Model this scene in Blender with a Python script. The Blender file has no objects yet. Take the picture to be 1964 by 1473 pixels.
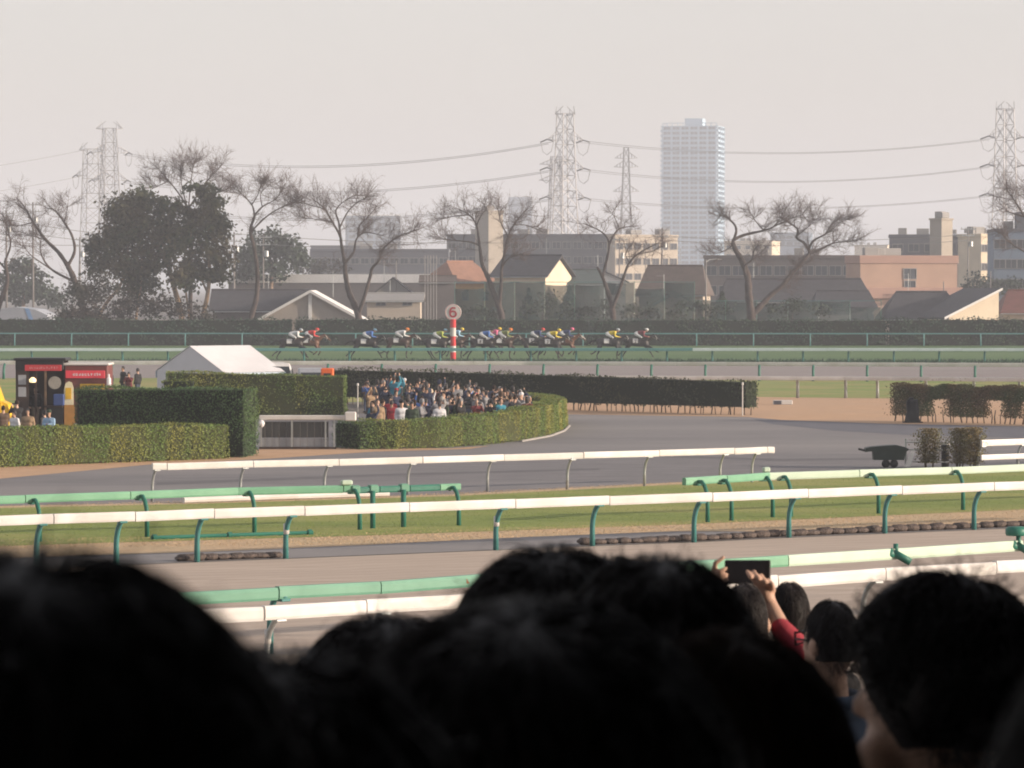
import bpy, math, random
import numpy as np
from mathutils import Vector, Matrix
random.seed(7)
rng = np.random.default_rng(11)
S = bpy.context.scene
C = S.collection
R = math.radians

# ------------------------------------------------------------------ camera, sky, sun, exposure
CAM_H, FPX, PITCH = 6.4, 7364.0, R(1.4896)
cd = bpy.data.cameras.new('camera'); cam = bpy.data.objects.new('camera', cd); C.objects.link(cam)
cam.location = (0, 0, CAM_H); cam.rotation_euler = (R(90) - PITCH, 0, 0)
cd.sensor_width = 36; cd.lens = 36 * FPX / 1964; cd.clip_start = 0.1; cd.clip_end = 20000
cd.dof.use_dof = True; cd.dof.focus_distance = 190; cd.dof.aperture_fstop = 18
S.camera = cam
SUN_EL, SUN_AZ = R(12.0), R(100)                      # low winter sun from the right, a little behind the camera
sun_dir = Vector((math.cos(SUN_EL) * math.sin(SUN_AZ), math.cos(SUN_EL) * math.cos(SUN_AZ), math.sin(SUN_EL)))
W = bpy.data.worlds.new('World'); S.world = W; W.use_nodes = True
wn, wl = W.node_tree.nodes, W.node_tree.links
sky = wn.new('ShaderNodeTexSky'); sky.sky_type = 'NISHITA'; sky.sun_disc = False
sky.sun_elevation = SUN_EL; sky.sun_rotation = SUN_AZ
sky.air_density = 1.0; sky.dust_density = 2.0; sky.ozone_density = 1.0
hs = wn.new('ShaderNodeHueSaturation'); hs.inputs['Saturation'].default_value = 0.55
tint = wn.new('ShaderNodeMix'); tint.data_type = 'RGBA'; tint.blend_type = 'MULTIPLY'
tint.inputs['Factor'].default_value = 1.0; tint.inputs['B'].default_value = (1.0, 0.945, 0.95, 1)
wl.new(sky.outputs[0], hs.inputs['Color']); wl.new(hs.outputs[0], tint.inputs['A'])
veil = wn.new('ShaderNodeMix'); veil.data_type = 'RGBA'; veil.inputs['Factor'].default_value = 0.5   # thin even winter overcast over the clear sky
veil.inputs['B'].default_value = (2.08, 1.95, 1.945, 1); wl.new(tint.outputs['Result'], veil.inputs['A'])
wtc = wn.new('ShaderNodeTexCoord'); wmp = wn.new('ShaderNodeMapping'); wmp.inputs['Scale'].default_value = (3, 3, 14); wnz = wn.new('ShaderNodeTexNoise'); wnz.inputs['Scale'].default_value = 2.5; wnz.inputs['Detail'].default_value = 3
wmr = wn.new('ShaderNodeMapRange'); wmr.inputs['To Min'].default_value = 0.965; wmr.inputs['To Max'].default_value = 1.035; wsc = wn.new('ShaderNodeVectorMath'); wsc.operation = 'SCALE'
wl.new(wtc.outputs['Generated'], wmp.inputs[0]); wl.new(wmp.outputs[0], wnz.inputs['Vector']); wl.new(wnz.outputs['Fac'], wmr.inputs['Value']); wl.new(veil.outputs['Result'], wsc.inputs[0]); wl.new(wmr.outputs[0], wsc.inputs['Scale'])
wl.new(wsc.outputs[0], wn['Background'].inputs['Color'])                # faint streaks of thin high cloud
wn['Background'].inputs['Strength'].default_value = 0.124
sl = bpy.data.lights.new('sun', 'SUN'); sl.energy = 3.5; sl.angle = R(0.6); sl.color = (1.0, 0.83, 0.67)
so = bpy.data.objects.new('sun', sl); C.objects.link(so)
so.rotation_euler = (-sun_dir).to_track_quat('-Z', 'Y').to_euler(); so.location = (60, -10, 40)
S.view_settings.view_transform = 'Standard'; S.view_settings.look = 'None'
S.view_settings.exposure = 1.26; S.view_settings.gamma = 1.0; S.view_settings.use_curve_mapping = False
S.render.engine = 'CYCLES'
S.cycles.use_denoising = True
S.cycles.max_bounces = 5; S.cycles.volume_bounces = 0; S.cycles.transparent_max_bounces = 12
S.cycles.filter_width = 1.9
HAZE = 0.00039

# ------------------------------------------------------------------ picture-to-place helpers
def ray(px, py):
    u, v = (px - 982) / FPX, (736.5 - py) / FPX
    return Vector((u, math.cos(PITCH) + v * math.sin(PITCH), -math.sin(PITCH) + v * math.cos(PITCH)))
def G(px, py, z=0.0):                                  # where the line of sight meets height z
    d = ray(px, py); t = (z - CAM_H) / d.z
    return Vector((d.x * t, d.y * t, z))
def P(px, py, Y):                                      # where it meets depth Y
    d = ray(px, py); t = Y / d.y
    return Vector((d.x * t, Y, CAM_H + d.z * t))
def Yb(py): return G(982, py).y
def sc(Y): return FPX / Y

# ------------------------------------------------------------------ materials
MATS = {}
def M(name, c, c2=None, rough=0.8, scale=4.0, bump=0.0, bscale=None, spec=0.25, metal=0.0, island=0.0, trans=0.0,
      stretch=None, emit=None, detail=4.0, tint2=None, tscale=0.4):
    if name in MATS: return MATS[name]
    m = bpy.data.materials.new(name); m.use_nodes = True
    n, l = m.node_tree.nodes, m.node_tree.links
    b = n['Principled BSDF']
    b.inputs['Roughness'].default_value = rough; b.inputs['Specular IOR Level'].default_value = spec
    b.inputs['Metallic'].default_value = metal
    if c2 is None: c2 = tuple(x * 0.78 for x in c)
    tc = n.new('ShaderNodeTexCoord'); src = tc.outputs['Object']
    if stretch:
        mp = n.new('ShaderNodeMapping'); l.new(src, mp.inputs[0]); mp.inputs['Scale'].default_value = stretch[:3]
        if len(stretch) > 3: mp.inputs['Rotation'].default_value = (0, 0, stretch[3])
        src = mp.outputs[0]
    nz = n.new('ShaderNodeTexNoise'); nz.inputs['Scale'].default_value = scale; nz.inputs['Detail'].default_value = detail
    nz.inputs['Roughness'].default_value = 0.62
    l.new(src, nz.inputs['Vector'])
    rp = n.new('ShaderNodeValToRGB'); rp.color_ramp.elements[0].position = 0.33; rp.color_ramp.elements[1].position = 0.67
    rp.color_ramp.elements[0].color = (*c2, 1); rp.color_ramp.elements[1].color = (*c, 1)
    l.new(nz.outputs['Fac'], rp.inputs[0]); col = rp.outputs[0]
    if tint2:                                          # a second, larger-scale patchiness
        n2 = n.new('ShaderNodeTexNoise'); n2.inputs['Scale'].default_value = tscale; n2.inputs['Detail'].default_value = 3
        l.new(src, n2.inputs['Vector'])
        r2 = n.new('ShaderNodeValToRGB'); r2.color_ramp.elements[0].position = 0.42; r2.color_ramp.elements[1].position = 0.62
        l.new(n2.outputs['Fac'], r2.inputs[0])
        mx = n.new('ShaderNodeMix'); mx.data_type = 'RGBA'; mx.inputs['B'].default_value = (*tint2, 1)
        l.new(r2.outputs[0], mx.inputs['Factor']); l.new(col, mx.inputs['A']); col = mx.outputs['Result']
    if island:
        gi = n.new('ShaderNodeNewGeometry')
        mr = n.new('ShaderNodeMapRange'); mr.inputs['To Min'].default_value = 1 - island; mr.inputs['To Max'].default_value = 1 + island
        l.new(gi.outputs['Random Per Island'], mr.inputs['Value'])
        h = n.new('ShaderNodeHueSaturation'); l.new(mr.outputs[0], h.inputs['Value']); l.new(col, h.inputs['Color']); col = h.outputs[0]
    l.new(col, b.inputs['Base Color'])
    if bump:
        nb = n.new('ShaderNodeTexNoise'); nb.inputs['Scale'].default_value = bscale or scale * 3; nb.inputs['Detail'].default_value = 5
        l.new(src, nb.inputs['Vector'])
        bp = n.new('ShaderNodeBump'); bp.inputs['Strength'].default_value = bump; bp.inputs['Distance'].default_value = 0.05
        l.new(nb.outputs['Fac'], bp.inputs['Height']); l.new(bp.outputs[0], b.inputs['Normal'])
    if emit:
        b.inputs['Emission Color'].default_value = (*emit[0], 1); b.inputs['Emission Strength'].default_value = emit[1]
    if trans:
        t = n.new('ShaderNodeBsdfTranslucent'); l.new(col, t.inputs['Color'])
        mxs = n.new('ShaderNodeMixShader'); mxs.inputs[0].default_value = trans
        out = n['Material Output']; l.new(b.outputs[0], mxs.inputs[1]); l.new(t.outputs[0], mxs.inputs[2]); l.new(mxs.outputs[0], out.inputs[0])
    MATS[name] = m
    return m

def see_through(name, c, fac):
    m = bpy.data.materials.new(name); m.use_nodes = True; n, l = m.node_tree.nodes, m.node_tree.links
    b = n['Principled BSDF']; b.inputs['Base Color'].default_value = (*c, 1); b.inputs['Roughness'].default_value = 0.6
    t = n.new('ShaderNodeBsdfTransparent'); mx = n.new('ShaderNodeMixShader')
    nz = n.new('ShaderNodeTexNoise'); nz.inputs['Scale'].default_value = 0.6; tc = n.new('ShaderNodeTexCoord'); l.new(tc.outputs['Object'], nz.inputs[0])
    mr = n.new('ShaderNodeMapRange'); mr.inputs['To Min'].default_value = fac - 0.12; mr.inputs['To Max'].default_value = fac + 0.12
    l.new(nz.outputs['Fac'], mr.inputs['Value']); l.new(mr.outputs[0], mx.inputs[0])
    l.new(b.outputs[0], mx.inputs[1]); l.new(t.outputs[0], mx.inputs[2]); l.new(mx.outputs[0], n['Material Output'].inputs[0])
    return m

# ------------------------------------------------------------------ mesh builder
class MB:
    def __init__(s): s.v = []; s.f = []; s.m = []
    def add(s, verts, faces, mi=0):
        o = len(s.v); s.v += [tuple(v) for v in verts]; s.f += [tuple(i + o for i in f) for f in faces]; s.m += [mi] * len(faces); return s
    def box(s, c, d, rz=0.0, mi=0, bev=0.0):
        hx, hy, hz = d[0] / 2, d[1] / 2, d[2] / 2; cr, sr = math.cos(rz), math.sin(rz)
        def T(x, y, z): return (c[0] + x * cr - y * sr, c[1] + x * sr + y * cr, c[2] + z)
        if bev <= 0:
            vs = [T(x, y, z) for z in (-hz, hz) for x, y in ((-hx, -hy), (hx, -hy), (hx, hy), (-hx, hy))]
            return s.add(vs, [(3, 2, 1, 0), (4, 5, 6, 7), (0, 1, 5, 4), (1, 2, 6, 5), (2, 3, 7, 6), (3, 0, 4, 7)], mi)
        b = min(bev, hx * .9, hy * .9, hz * .9); rings = []
        for z, i in ((-hz, b), (-hz + b, 0), (hz - b, 0), (hz, b)):
            x, y = hx - i, hy - i; k = b if i == 0 else b * .6
            rings.append([T(*p, z) for p in ((-x + k, -y), (x - k, -y), (x, -y + k), (x, y - k), (x - k, y), (-x + k, y), (-x, y - k), (-x, -y + k))])
        vs = sum(rings, []); fs = [tuple(range(7, -1, -1)), tuple(range(24, 32))]
        for r in range(3):
            for i in range(8): fs.append((r * 8 + i, r * 8 + (i + 1) % 8, r * 8 + 8 + (i + 1) % 8, r * 8 + 8 + i))
        return s.add(vs, fs, mi)
    def prism(s, poly, z0, z1, mi=0):
        n = len(poly); vs = [(p[0], p[1], z0) for p in poly] + [(p[0], p[1], z1) for p in poly]
        return s.add(vs, [tuple(range(n - 1, -1, -1)), tuple(range(n, 2 * n))] + [(i, (i + 1) % n, n + (i + 1) % n, n + i) for i in range(n)], mi)
    def extr(s, poly, off, mi=0):                      # polygon of 3-D points pushed along off
        n = len(poly); o = Vector(off); vs = [Vector(p) for p in poly] + [Vector(p) + o for p in poly]
        return s.add(vs, [tuple(range(n - 1, -1, -1)), tuple(range(n, 2 * n))] + [(i, (i + 1) % n, n + (i + 1) % n, n + i) for i in range(n)], mi)
    def tube(s, pts, rad, n=8, mi=0, cap=True):
        pts = [Vector(p) for p in pts]; k = len(pts)
        if not hasattr(rad, '__len__'): rad = [rad] * k
        vs = []; a = None
        for i, p in enumerate(pts):
            d = (pts[min(i + 1, k - 1)] - pts[max(i - 1, 0)]).normalized()
            if a is None: a = d.orthogonal().normalized()
            a = (a - d * a.dot(d)); a = a.normalized() if a.length > 1e-6 else d.orthogonal().normalized()
            b = d.cross(a)
            for j in range(n):
                t = 2 * math.pi * j / n; vs.append(p + (a * math.cos(t) + b * math.sin(t)) * rad[i])
        fs = [(i * n + j, i * n + (j + 1) % n, (i + 1) * n + (j + 1) % n, (i + 1) * n + j) for i in range(k - 1) for j in range(n)]
        if cap: fs += [tuple(range(n - 1, -1, -1)), tuple(range((k - 1) * n, k * n))]
        return s.add(vs, fs, mi)
    def lathe(s, prof, n=16, c=(0, 0, 0), mi=0):
        vs = []; k = len(prof)
        for r, z in prof:
            for j in range(n):
                t = 2 * math.pi * j / n; vs.append((c[0] + r * math.cos(t), c[1] + r * math.sin(t), c[2] + z))
        fs = [(i * n + j, i * n + (j + 1) % n, (i + 1) * n + (j + 1) % n, (i + 1) * n + j) for i in range(k - 1) for j in range(n)]
        fs += [tuple(range(n - 1, -1, -1)), tuple(range((k - 1) * n, k * n))]
        return s.add(vs, fs, mi)
    def mesh(s, name, mats, smooth=False):
        me = bpy.data.meshes.new(name); me.from_pydata(s.v, [], s.f)
        for m in (mats if isinstance(mats, (list, tuple)) else [mats]): me.materials.append(m)
        if any(s.m): me.polygons.foreach_set('material_index', s.m)
        if smooth: me.polygons.foreach_set('use_smooth', [True] * len(s.f))
        me.update(); return me
    def build(s, name, mats, parent=None, smooth=False, loc=None, rz=0):
        return link(name, s.mesh(name, mats, smooth), parent, loc, rz)

def link(name, me, parent=None, loc=None, rz=0):
    o = bpy.data.objects.new(name, me); C.objects.link(o)
    if parent: o.parent = parent
    if loc is not None: o.location = loc
    if rz: o.rotation_euler = (0, 0, rz)
    return o
def tag(o, label=None, cat=None, group=None, kind=None):
    if label: o['label'] = label
    if cat: o['category'] = cat
    if group: o['group'] = group
    if kind: o['kind'] = kind
    return o
def thing(name, label, cat, loc=(0, 0, 0), rz=0, group=None):
    return tag(link(name, None, None, loc, rz), label, cat, group)
def np_mesh(name, V, F, mats, smooth=False):           # V (n,3), F (m,k)
    me = bpy.data.meshes.new(name); V = np.asarray(V, dtype=np.float32); F = np.asarray(F, dtype=np.int32); k = F.shape[1]
    me.vertices.add(len(V)); me.vertices.foreach_set('co', V.ravel())
    me.loops.add(F.size); me.loops.foreach_set('vertex_index', F.ravel())
    me.polygons.add(len(F)); me.polygons.foreach_set('loop_start', np.arange(0, F.size, k, dtype=np.int32))
    me.polygons.foreach_set('loop_total', np.full(len(F), k, dtype=np.int32))
    for m in (mats if isinstance(mats, (list, tuple)) else [mats]): me.materials.append(m)
    me.update(calc_edges=True); me.validate()
    if smooth: me.polygons.foreach_set('use_smooth', np.ones(len(F), dtype=bool))
    return me
def np_tubes(paths, rad, n=3):                         # paths (N,K,3), rad (N,K) -> V, F
    paths = np.asarray(paths, float); rad = np.asarray(rad, float); N, K, _ = paths.shape
    d = np.gradient(paths, axis=1); d /= np.linalg.norm(d, axis=2, keepdims=True) + 1e-9
    ref = rng.normal(size=(N, 1, 3)); a = np.cross(d, np.broadcast_to(ref, d.shape)); a /= np.linalg.norm(a, axis=2, keepdims=True) + 1e-9
    b = np.cross(d, a); t = 2 * np.pi * np.arange(n) / n
    V = paths[:, :, None, :] + rad[:, :, None, None] * (a[:, :, None, :] * np.cos(t)[None, None, :, None] + b[:, :, None, :] * np.sin(t)[None, None, :, None])
    idx = np.arange(N * K * n).reshape(N, K, n); q = np.roll(idx, -1, axis=2)
    F = np.stack([idx[:, :-1], q[:, :-1], q[:, 1:], idx[:, 1:]], axis=-1).reshape(-1, 4)
    return V.reshape(-1, 3), F
def leaf_cards(pos, nrm, size, spread=0.7):            # small bent-free leaf quads facing roughly along nrm
    N = len(pos); nn = nrm + rng.normal(size=(N, 3)) * spread; nn /= np.linalg.norm(nn, axis=1, keepdims=True) + 1e-9
    a = np.cross(nn, rng.normal(size=(N, 3))); a /= np.linalg.norm(a, axis=1, keepdims=True) + 1e-9; b = np.cross(nn, a)
    sz = (size * rng.uniform(0.55, 1.25, N))[:, None]
    V = np.stack([pos - a * sz * .5, pos + b * sz * .32 , pos + a * sz * .5, pos - b * sz * .32], axis=1).reshape(-1, 3)
    return V, np.arange(N * 4).reshape(N, 4)

# ------------------------------------------------------------------ figures: capsules fused into one skin
def fused(caps, voxel, smooth=4, name='figure'):
    mb = MB(); tags = []
    for c in caps:
        if c[0] == 'e':
            _, ce, r, tg = c[:4]; rot = c[4] if len(c) > 4 else None
            prof = [(math.sin(math.pi * i / 10), -math.cos(math.pi * i / 10)) for i in range(11)]
            t = MB().lathe([(max(a, 1e-3), b) for a, b in prof], 14)
            vs = [Vector((v[0] * r[0], v[1] * r[1], v[2] * r[2])) for v in t.v]
            if rot: vs = [rot @ v for v in vs]
            mb.add([v + Vector(ce) for v in vs], t.f)
        else:
            p0, r0, p1, r1, tg = c; p0, p1 = Vector(p0), Vector(p1); d = (p1 - p0); L = d.length; d = d.normalized() if L > 1e-6 else Vector((0, 0, 1))
            pts = [p0 - d * r0 * k for k in (.985, .85, .5)] + [p0, p0.lerp(p1, .5), p1] + [p1 + d * r1 * k for k in (.5, .85, .985)]
            mb.tube(pts, [r0 * .17, r0 * .53, r0 * .866, r0, (r0 + r1) / 2, r1, r1 * .866, r1 * .53, r1 * .17], 12)
    o = mb.build(name, M('temporary', (.5, .5, .5)))
    md = o.modifiers.new('r', 'REMESH'); md.mode = 'VOXEL'; md.voxel_size = voxel; md.use_smooth_shade = True
    if smooth:
        m2 = o.modifiers.new('s', 'SMOOTH'); m2.iterations = smooth; m2.factor = 0.5
    dg = bpy.context.evaluated_depsgraph_get()
    me = bpy.data.meshes.new_from_object(o.evaluated_get(dg)); me.name = name
    old = o.data; bpy.data.objects.remove(o); bpy.data.meshes.remove(old)
    n = len(me.polygons); cen = np.zeros(n * 3, dtype=np.float32); me.polygons.foreach_get('center', cen); cen = cen.reshape(-1, 3)
    best = np.full(n, 1e9); idx = np.zeros(n, dtype=np.int32)
    for c in caps:
        if c[0] == 'e':
            r = np.array(c[2]); q = cen - np.array(c[1])
            if len(c) > 4 and c[4]: q = q @ np.array(c[4])
            dist = (np.linalg.norm(q / r, axis=1) - 1) * r.min(); tg = c[3]
        else:
            p0, p1 = np.array(c[0]), np.array(c[2]); d = p1 - p0; t = np.clip(((cen - p0) @ d) / max(d @ d, 1e-9), 0, 1)
            dist = np.linalg.norm(cen - (p0 + t[:, None] * d), axis=1) - (c[1] + (c[3] - c[1]) * t); tg = c[4]
        w = dist < best; best[w] = dist[w]; idx[w] = tg
    me.materials.clear()
    me.polygons.foreach_set('material_index', idx); me.polygons.foreach_set('use_smooth', np.ones(n, dtype=bool))
    return me
def dress(me, name, mats, parent=None, loc=None, rz=0):   # an object on a shared figure mesh with its own clothes
    while len(me.materials) < len(mats): me.materials.append(mats[len(me.materials)])
    o = link(name, me, parent, loc, rz)
    for i, m in enumerate(mats):
        o.material_slots[i].link = 'OBJECT'; o.material_slots[i].material = m
    return o

# ------------------------------------------------------------------ shared materials
TRK = math.atan2(11.6, 19.3)                           # heading of the home-straight rails
m_white = M('white_paint', (.62, .605, .59), (.53, .51, .485), rough=.45, scale=1.6, spec=.4, detail=8, tint2=(.50, .475, .445), tscale=.9)
m_white2 = M('weathered_white_paint', (.62, .60, .57), (.48, .46, .43), rough=.55, scale=1.0)
m_cream = M('cream_and_sunlit_green', (.46, .56, .45), (.40, .50, .39), rough=.45, scale=1.2)  # cream fittings; also the sun-whitened top of the green rail, put into colour
m_lgreen = M('pale_green_paint', (.15, .33, .21), (.12, .28, .18), rough=.45, scale=1.5)
m_mgreen = M('mid_green_paint', (.125, .28, .20), (.10, .235, .165), rough=.45, scale=1.5)
m_dgreen = M('dark_green_paint', (.025, .15, .105), (.018, .11, .08), rough=.45, scale=2)
m_teal = M('teal_post_paint', (.06, .20, .19), (.04, .15, .14), rough=.4, scale=3)
m_steel = M('galvanised_steel', (.45, .47, .47), (.33, .35, .35), rough=.4, metal=.6, scale=3)
m_dark = M('dark_fabric', (.02, .022, .026), (.012, .013, .016), rough=.9)
m_ground = M('town_ground', (.17, .15, .13), (.11, .10, .09), scale=.05, rough=.95)
m_asph = M('asphalt', (.195, .185, .188), (.15, .143, .147), scale=1.2, rough=.9, bump=.25, bscale=22, tint2=(.235, .22, .215), tscale=.06, stretch=(.35, 1, 1, -TRK))
m_dirt = M('dirt_course_sand', (.47, .385, .315), (.36, .29, .235), scale=3.0, rough=.95, bump=.5, bscale=5, stretch=(.10, 1.0, 1, -TRK), tint2=(.40, .325, .265), tscale=.35)
def harrow(m, ang, amt):                              # faint parallel harrow lines combed into the sand
    n, l = m.node_tree.nodes, m.node_tree.links; b = n['Principled BSDF']; src = b.inputs['Base Color'].links[0].from_socket
    tc = n.new('ShaderNodeTexCoord'); mp = n.new('ShaderNodeMapping'); mp.inputs['Rotation'].default_value = (0, 0, -ang); l.new(tc.outputs['Object'], mp.inputs[0])
    wv = n.new('ShaderNodeTexWave'); wv.bands_direction = 'Y'; wv.inputs['Scale'].default_value = .42; wv.inputs['Distortion'].default_value = 6.0; wv.inputs['Detail'].default_value = 3; wv.inputs['Detail Scale'].default_value = .6
    l.new(mp.outputs[0], wv.inputs['Vector']); mr = n.new('ShaderNodeMapRange'); mr.inputs['To Min'].default_value = 1 - amt; mr.inputs['To Max'].default_value = 1 + amt; l.new(wv.outputs['Fac'], mr.inputs['Value'])
    h = n.new('ShaderNodeHueSaturation'); l.new(src, h.inputs['Color']); l.new(mr.outputs[0], h.inputs['Value']); l.new(h.outputs[0], b.inputs['Base Color'])
harrow(m_dirt, TRK, .035)
m_dirt2 = M('back_dirt_sand', (.27, .235, .225), (.225, .195, .185), scale=.5, rough=.95, stretch=(.15, 1, 1))
m_turf = M('turf_grass', (.215, .262, .062), (.165, .21, .048), scale=2.2, rough=.95, bump=.7, bscale=14, tint2=(.275, .28, .085), tscale=.22, stretch=(.5, 1.2, 1, -TRK))
m_turf2 = M('back_turf_grass', (.066, .140, .040), (.052, .112, .034), scale=.35, rough=.95, tint2=(.085, .15, .05), tscale=.08, stretch=(.4, 1, 1))
m_turf3 = M('infield_grass', (.20, .26, .06), (.165, .22, .05), scale=1.0, rough=.95, tint2=(.28, .25, .09), tscale=.2)
m_dry = M('dry_winter_grass', (.52, .375, .235), (.43, .305, .185), scale=2.6, rough=.95, bump=.8, bscale=9, tint2=(.44, .33, .2), tscale=.5)
m_sand = M('sandy_soil', (.52, .33, .20), (.43, .27, .16), scale=.8, rough=.95, bump=.3, bscale=6, tint2=(.46, .30, .19), tscale=.15)

# ------------------------------------------------------------------ ground and courses
def sheet(name, pts, z, mat, kind='structure'):
    w = [G(*p, z) for p in pts]
    mb = MB(); mb.add(w, [tuple(range(len(w)))])
    o = mb.build(name, mat); o['kind'] = kind
    me = o.data
    if me.polygons[0].normal.z < 0: me.flip_normals()
    return o
mb = MB(); mb.add([(-3000, -60, 0), (3000, -60, 0), (3000, 6500, 0), (-3000, 6500, 0)], [(0, 1, 2, 3)])
mb.build('ground', m_ground)['kind'] = 'structure'
KERB = [(-400, 1109), (225, 1084.5), (378, 1078), (550, 1071.5), (955, 1055), (1140, 1047), (1335, 1040), (1515, 1031), (1700, 1023), (1870, 1016), (2400, 993)]
sheet('dirt_course', [(p[0], p[1] + .5) for p in KERB] + [(2700, 1200), (2700, 1900), (-900, 1900), (-900, 1300)], .006, m_dirt)
sheet('asphalt_apron', [(-500, 1010), (0, 1000), (700, 985), (1300, 960), (2400, 930), (2400, 818), (1900, 816), (1700, 812), (1500, 805), (1430, 799), (1100, 794), (900, 790), (560, 795), (-500, 830)], .004, m_asph)
sheet('asphalt_patch', [(1440, 803), (1500, 806.5), (1700, 813.5), (1900, 817.5), (2200, 823), (2200, 846), (1900, 838), (1740, 834), (1600, 826), (1480, 813)], .0085, M('patched_asphalt', (.135, .135, .155), (.115, .115, .132), scale=1.2, rough=.9, bump=.2, bscale=22))
sheet('asphalt_patch', [(300, 925), (760, 908), (1150, 898), (1150, 901), (760, 912), (300, 930)], .0085, M('tar_seam', (.135, .13, .135), (.115, .11, .115), scale=2, rough=.9))
sheet('asphalt_patch', [(1120, 868), (1500, 880), (1900, 876), (1900, 879), (1500, 884), (1120, 871.5)], .0085, M('tar_seam', (.135, .13, .135), (.115, .11, .115), scale=2, rough=.9))
sheet('grass_verge', [(-400, 988), (0, 974), (350, 967), (880, 951), (1300, 929), (1964, 903), (2400, 889), (2400, 960), (1964, 977), (1300, 1006), (700, 1027), (200, 1041), (-400, 1060)], .016, m_turf)
sheet('dry_grass_verge', [(-400, 985), (0, 970.5), (350, 964), (880, 947.5), (1300, 925), (1964, 899), (2400, 885), (2400, 991.5), (1964, 1008), (1700, 1020), (1560, 1026), (1440, 1019), (1300, 1019), (1000, 1030), (700, 1045), (400, 1058), (200, 1064), (-400, 1086)], .011, m_dry)
sheet('asphalt_service_path', [(-400, 1075), (200, 1053), (700, 1033), (1300, 1008), (1700, 995), (2400, 960), (2400, 992.5), (1964, 1011.5), (1870, 1015.5), (1515, 1030.5), (1140, 1046.5), (378, 1077.5), (-400, 1108)], .007, m_asph)
sheet('dirt_strip', [(-400, 905), (0, 880), (440, 865), (560, 858), (720, 858), (860, 860), (940, 855), (900, 861), (720, 866), (600, 874), (490, 881), (285, 891), (160, 903), (0, 918), (-400, 945)], .009, m_sand)
sheet('sand_path', [(1080, 762), (1440, 761), (1700, 764), (2400, 772), (2400, 822), (1900, 816.5), (1700, 812.5), (1500, 805.5), (1430, 799.5), (1080, 794.5)], .009, m_sand)
sheet('infield_grass', [(-400, 724), (640, 722), (1100, 722), (1500, 724), (2400, 727), (2400, 774), (1700, 766), (1440, 763), (1080, 764), (-400, 790)], .007, m_turf3)
sheet('back_dirt_course', [(-500, 696), (2400, 698), (2400, 729), (1500, 726), (1100, 724), (-500, 726)], .012, m_dirt2)
sheet('back_turf_course', [(-500, 660), (2400, 660), (2400, 699), (-500, 697)], .018, m_turf2)
# thin concrete edging round the curved hedge
ED = [(1000, 848), (1055, 838), (1082, 828), (1092, 818)]
mb = MB(); w = [G(*p) for p in ED]
mb.tube([p + Vector((0, 0, .03)) for p in w], .055, 6); tag(mb.build('concrete_edging', M('grey_concrete', (.30, .28, .26), (.22, .21, .2), rough=.9)), 'pale concrete kerb curving round the tip of the rounded hedge', 'kerb')

# grass tufts along the strips (nobody could count them)
def tufts(name, label, px, n, hgt, mats, cat='grass'):
    a = [G(*p) for p in px[0]]; b = [G(*p) for p in px[1]]
    pos = []
    for _ in range(n):
        u = random.random() * (len(a) - 1); i = int(u); t = u - i; v = random.random()
        pos.append(a[i].lerp(a[i + 1], t).lerp(b[i].lerp(b[i + 1], t), v))
    pos = np.array([list(p) for p in pos]); N = len(pos)
    tip = pos + np.stack([rng.normal(size=N) * hgt * .4, rng.normal(size=N) * hgt * .4, hgt * rng.uniform(.3, 1, N)], 1)
    s = np.stack([rng.normal(size=N), rng.normal(size=N), np.zeros(N)], 1); s /= np.linalg.norm(s, axis=1, keepdims=True); s *= hgt * .22
    V = np.stack([pos - s, pos + s, tip], 1).reshape(-1, 3)
    o = link(name, np_mesh(name, V, np.arange(3 * N).reshape(N, 3), mats)); tag(o, label, cat, kind='stuff')
m_dryb = M('dry_blades', (.5, .36, .22), (.42, .30, .175), rough=.95, scale=1.5, island=.16)
m_grnb = M('green_blades', (.215, .262, .065), (.165, .21, .05), rough=.95, scale=1.5, island=.35)
tufts('dry_grass', 'tan dry grass tufts between the verge and the service path', ([(-60, 1037), (700, 1023), (1300, 1003), (2000, 974)], [(-60, 1054), (700, 1045), (1300, 1018), (2000, 1005)]), 16000, .05, m_dryb)
tufts('green_grass', 'short green grass on the verge between the rails', ([(-60, 976), (700, 957), (1300, 930), (2000, 903)], [(-60, 1038), (700, 1025), (1300, 1004), (2000, 976)]), 30000, .05, m_grnb)
tufts('dry_grass_fringe', 'thin fringe of dry grass along the asphalt edge', ([(-60, 971), (700, 953), (1300, 925), (2000, 898)], [(-60, 976), (700, 957), (1300, 930), (2000, 903)]), 5000, .045, m_dryb)
tufts('dark_grass_strip', 'taller dark grass under the inner turf rail', ([(-60, 692), (700, 692), (1300, 692), (2000, 693)], [(-60, 697), (700, 697), (1300, 697.5), (2000, 698.5)]), 9000, .34, M('dark_blades', (.035, .075, .045), (.025, .055, .035), island=.3, rough=.95))  # strip of taller, darker blades along the rail foot

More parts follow.
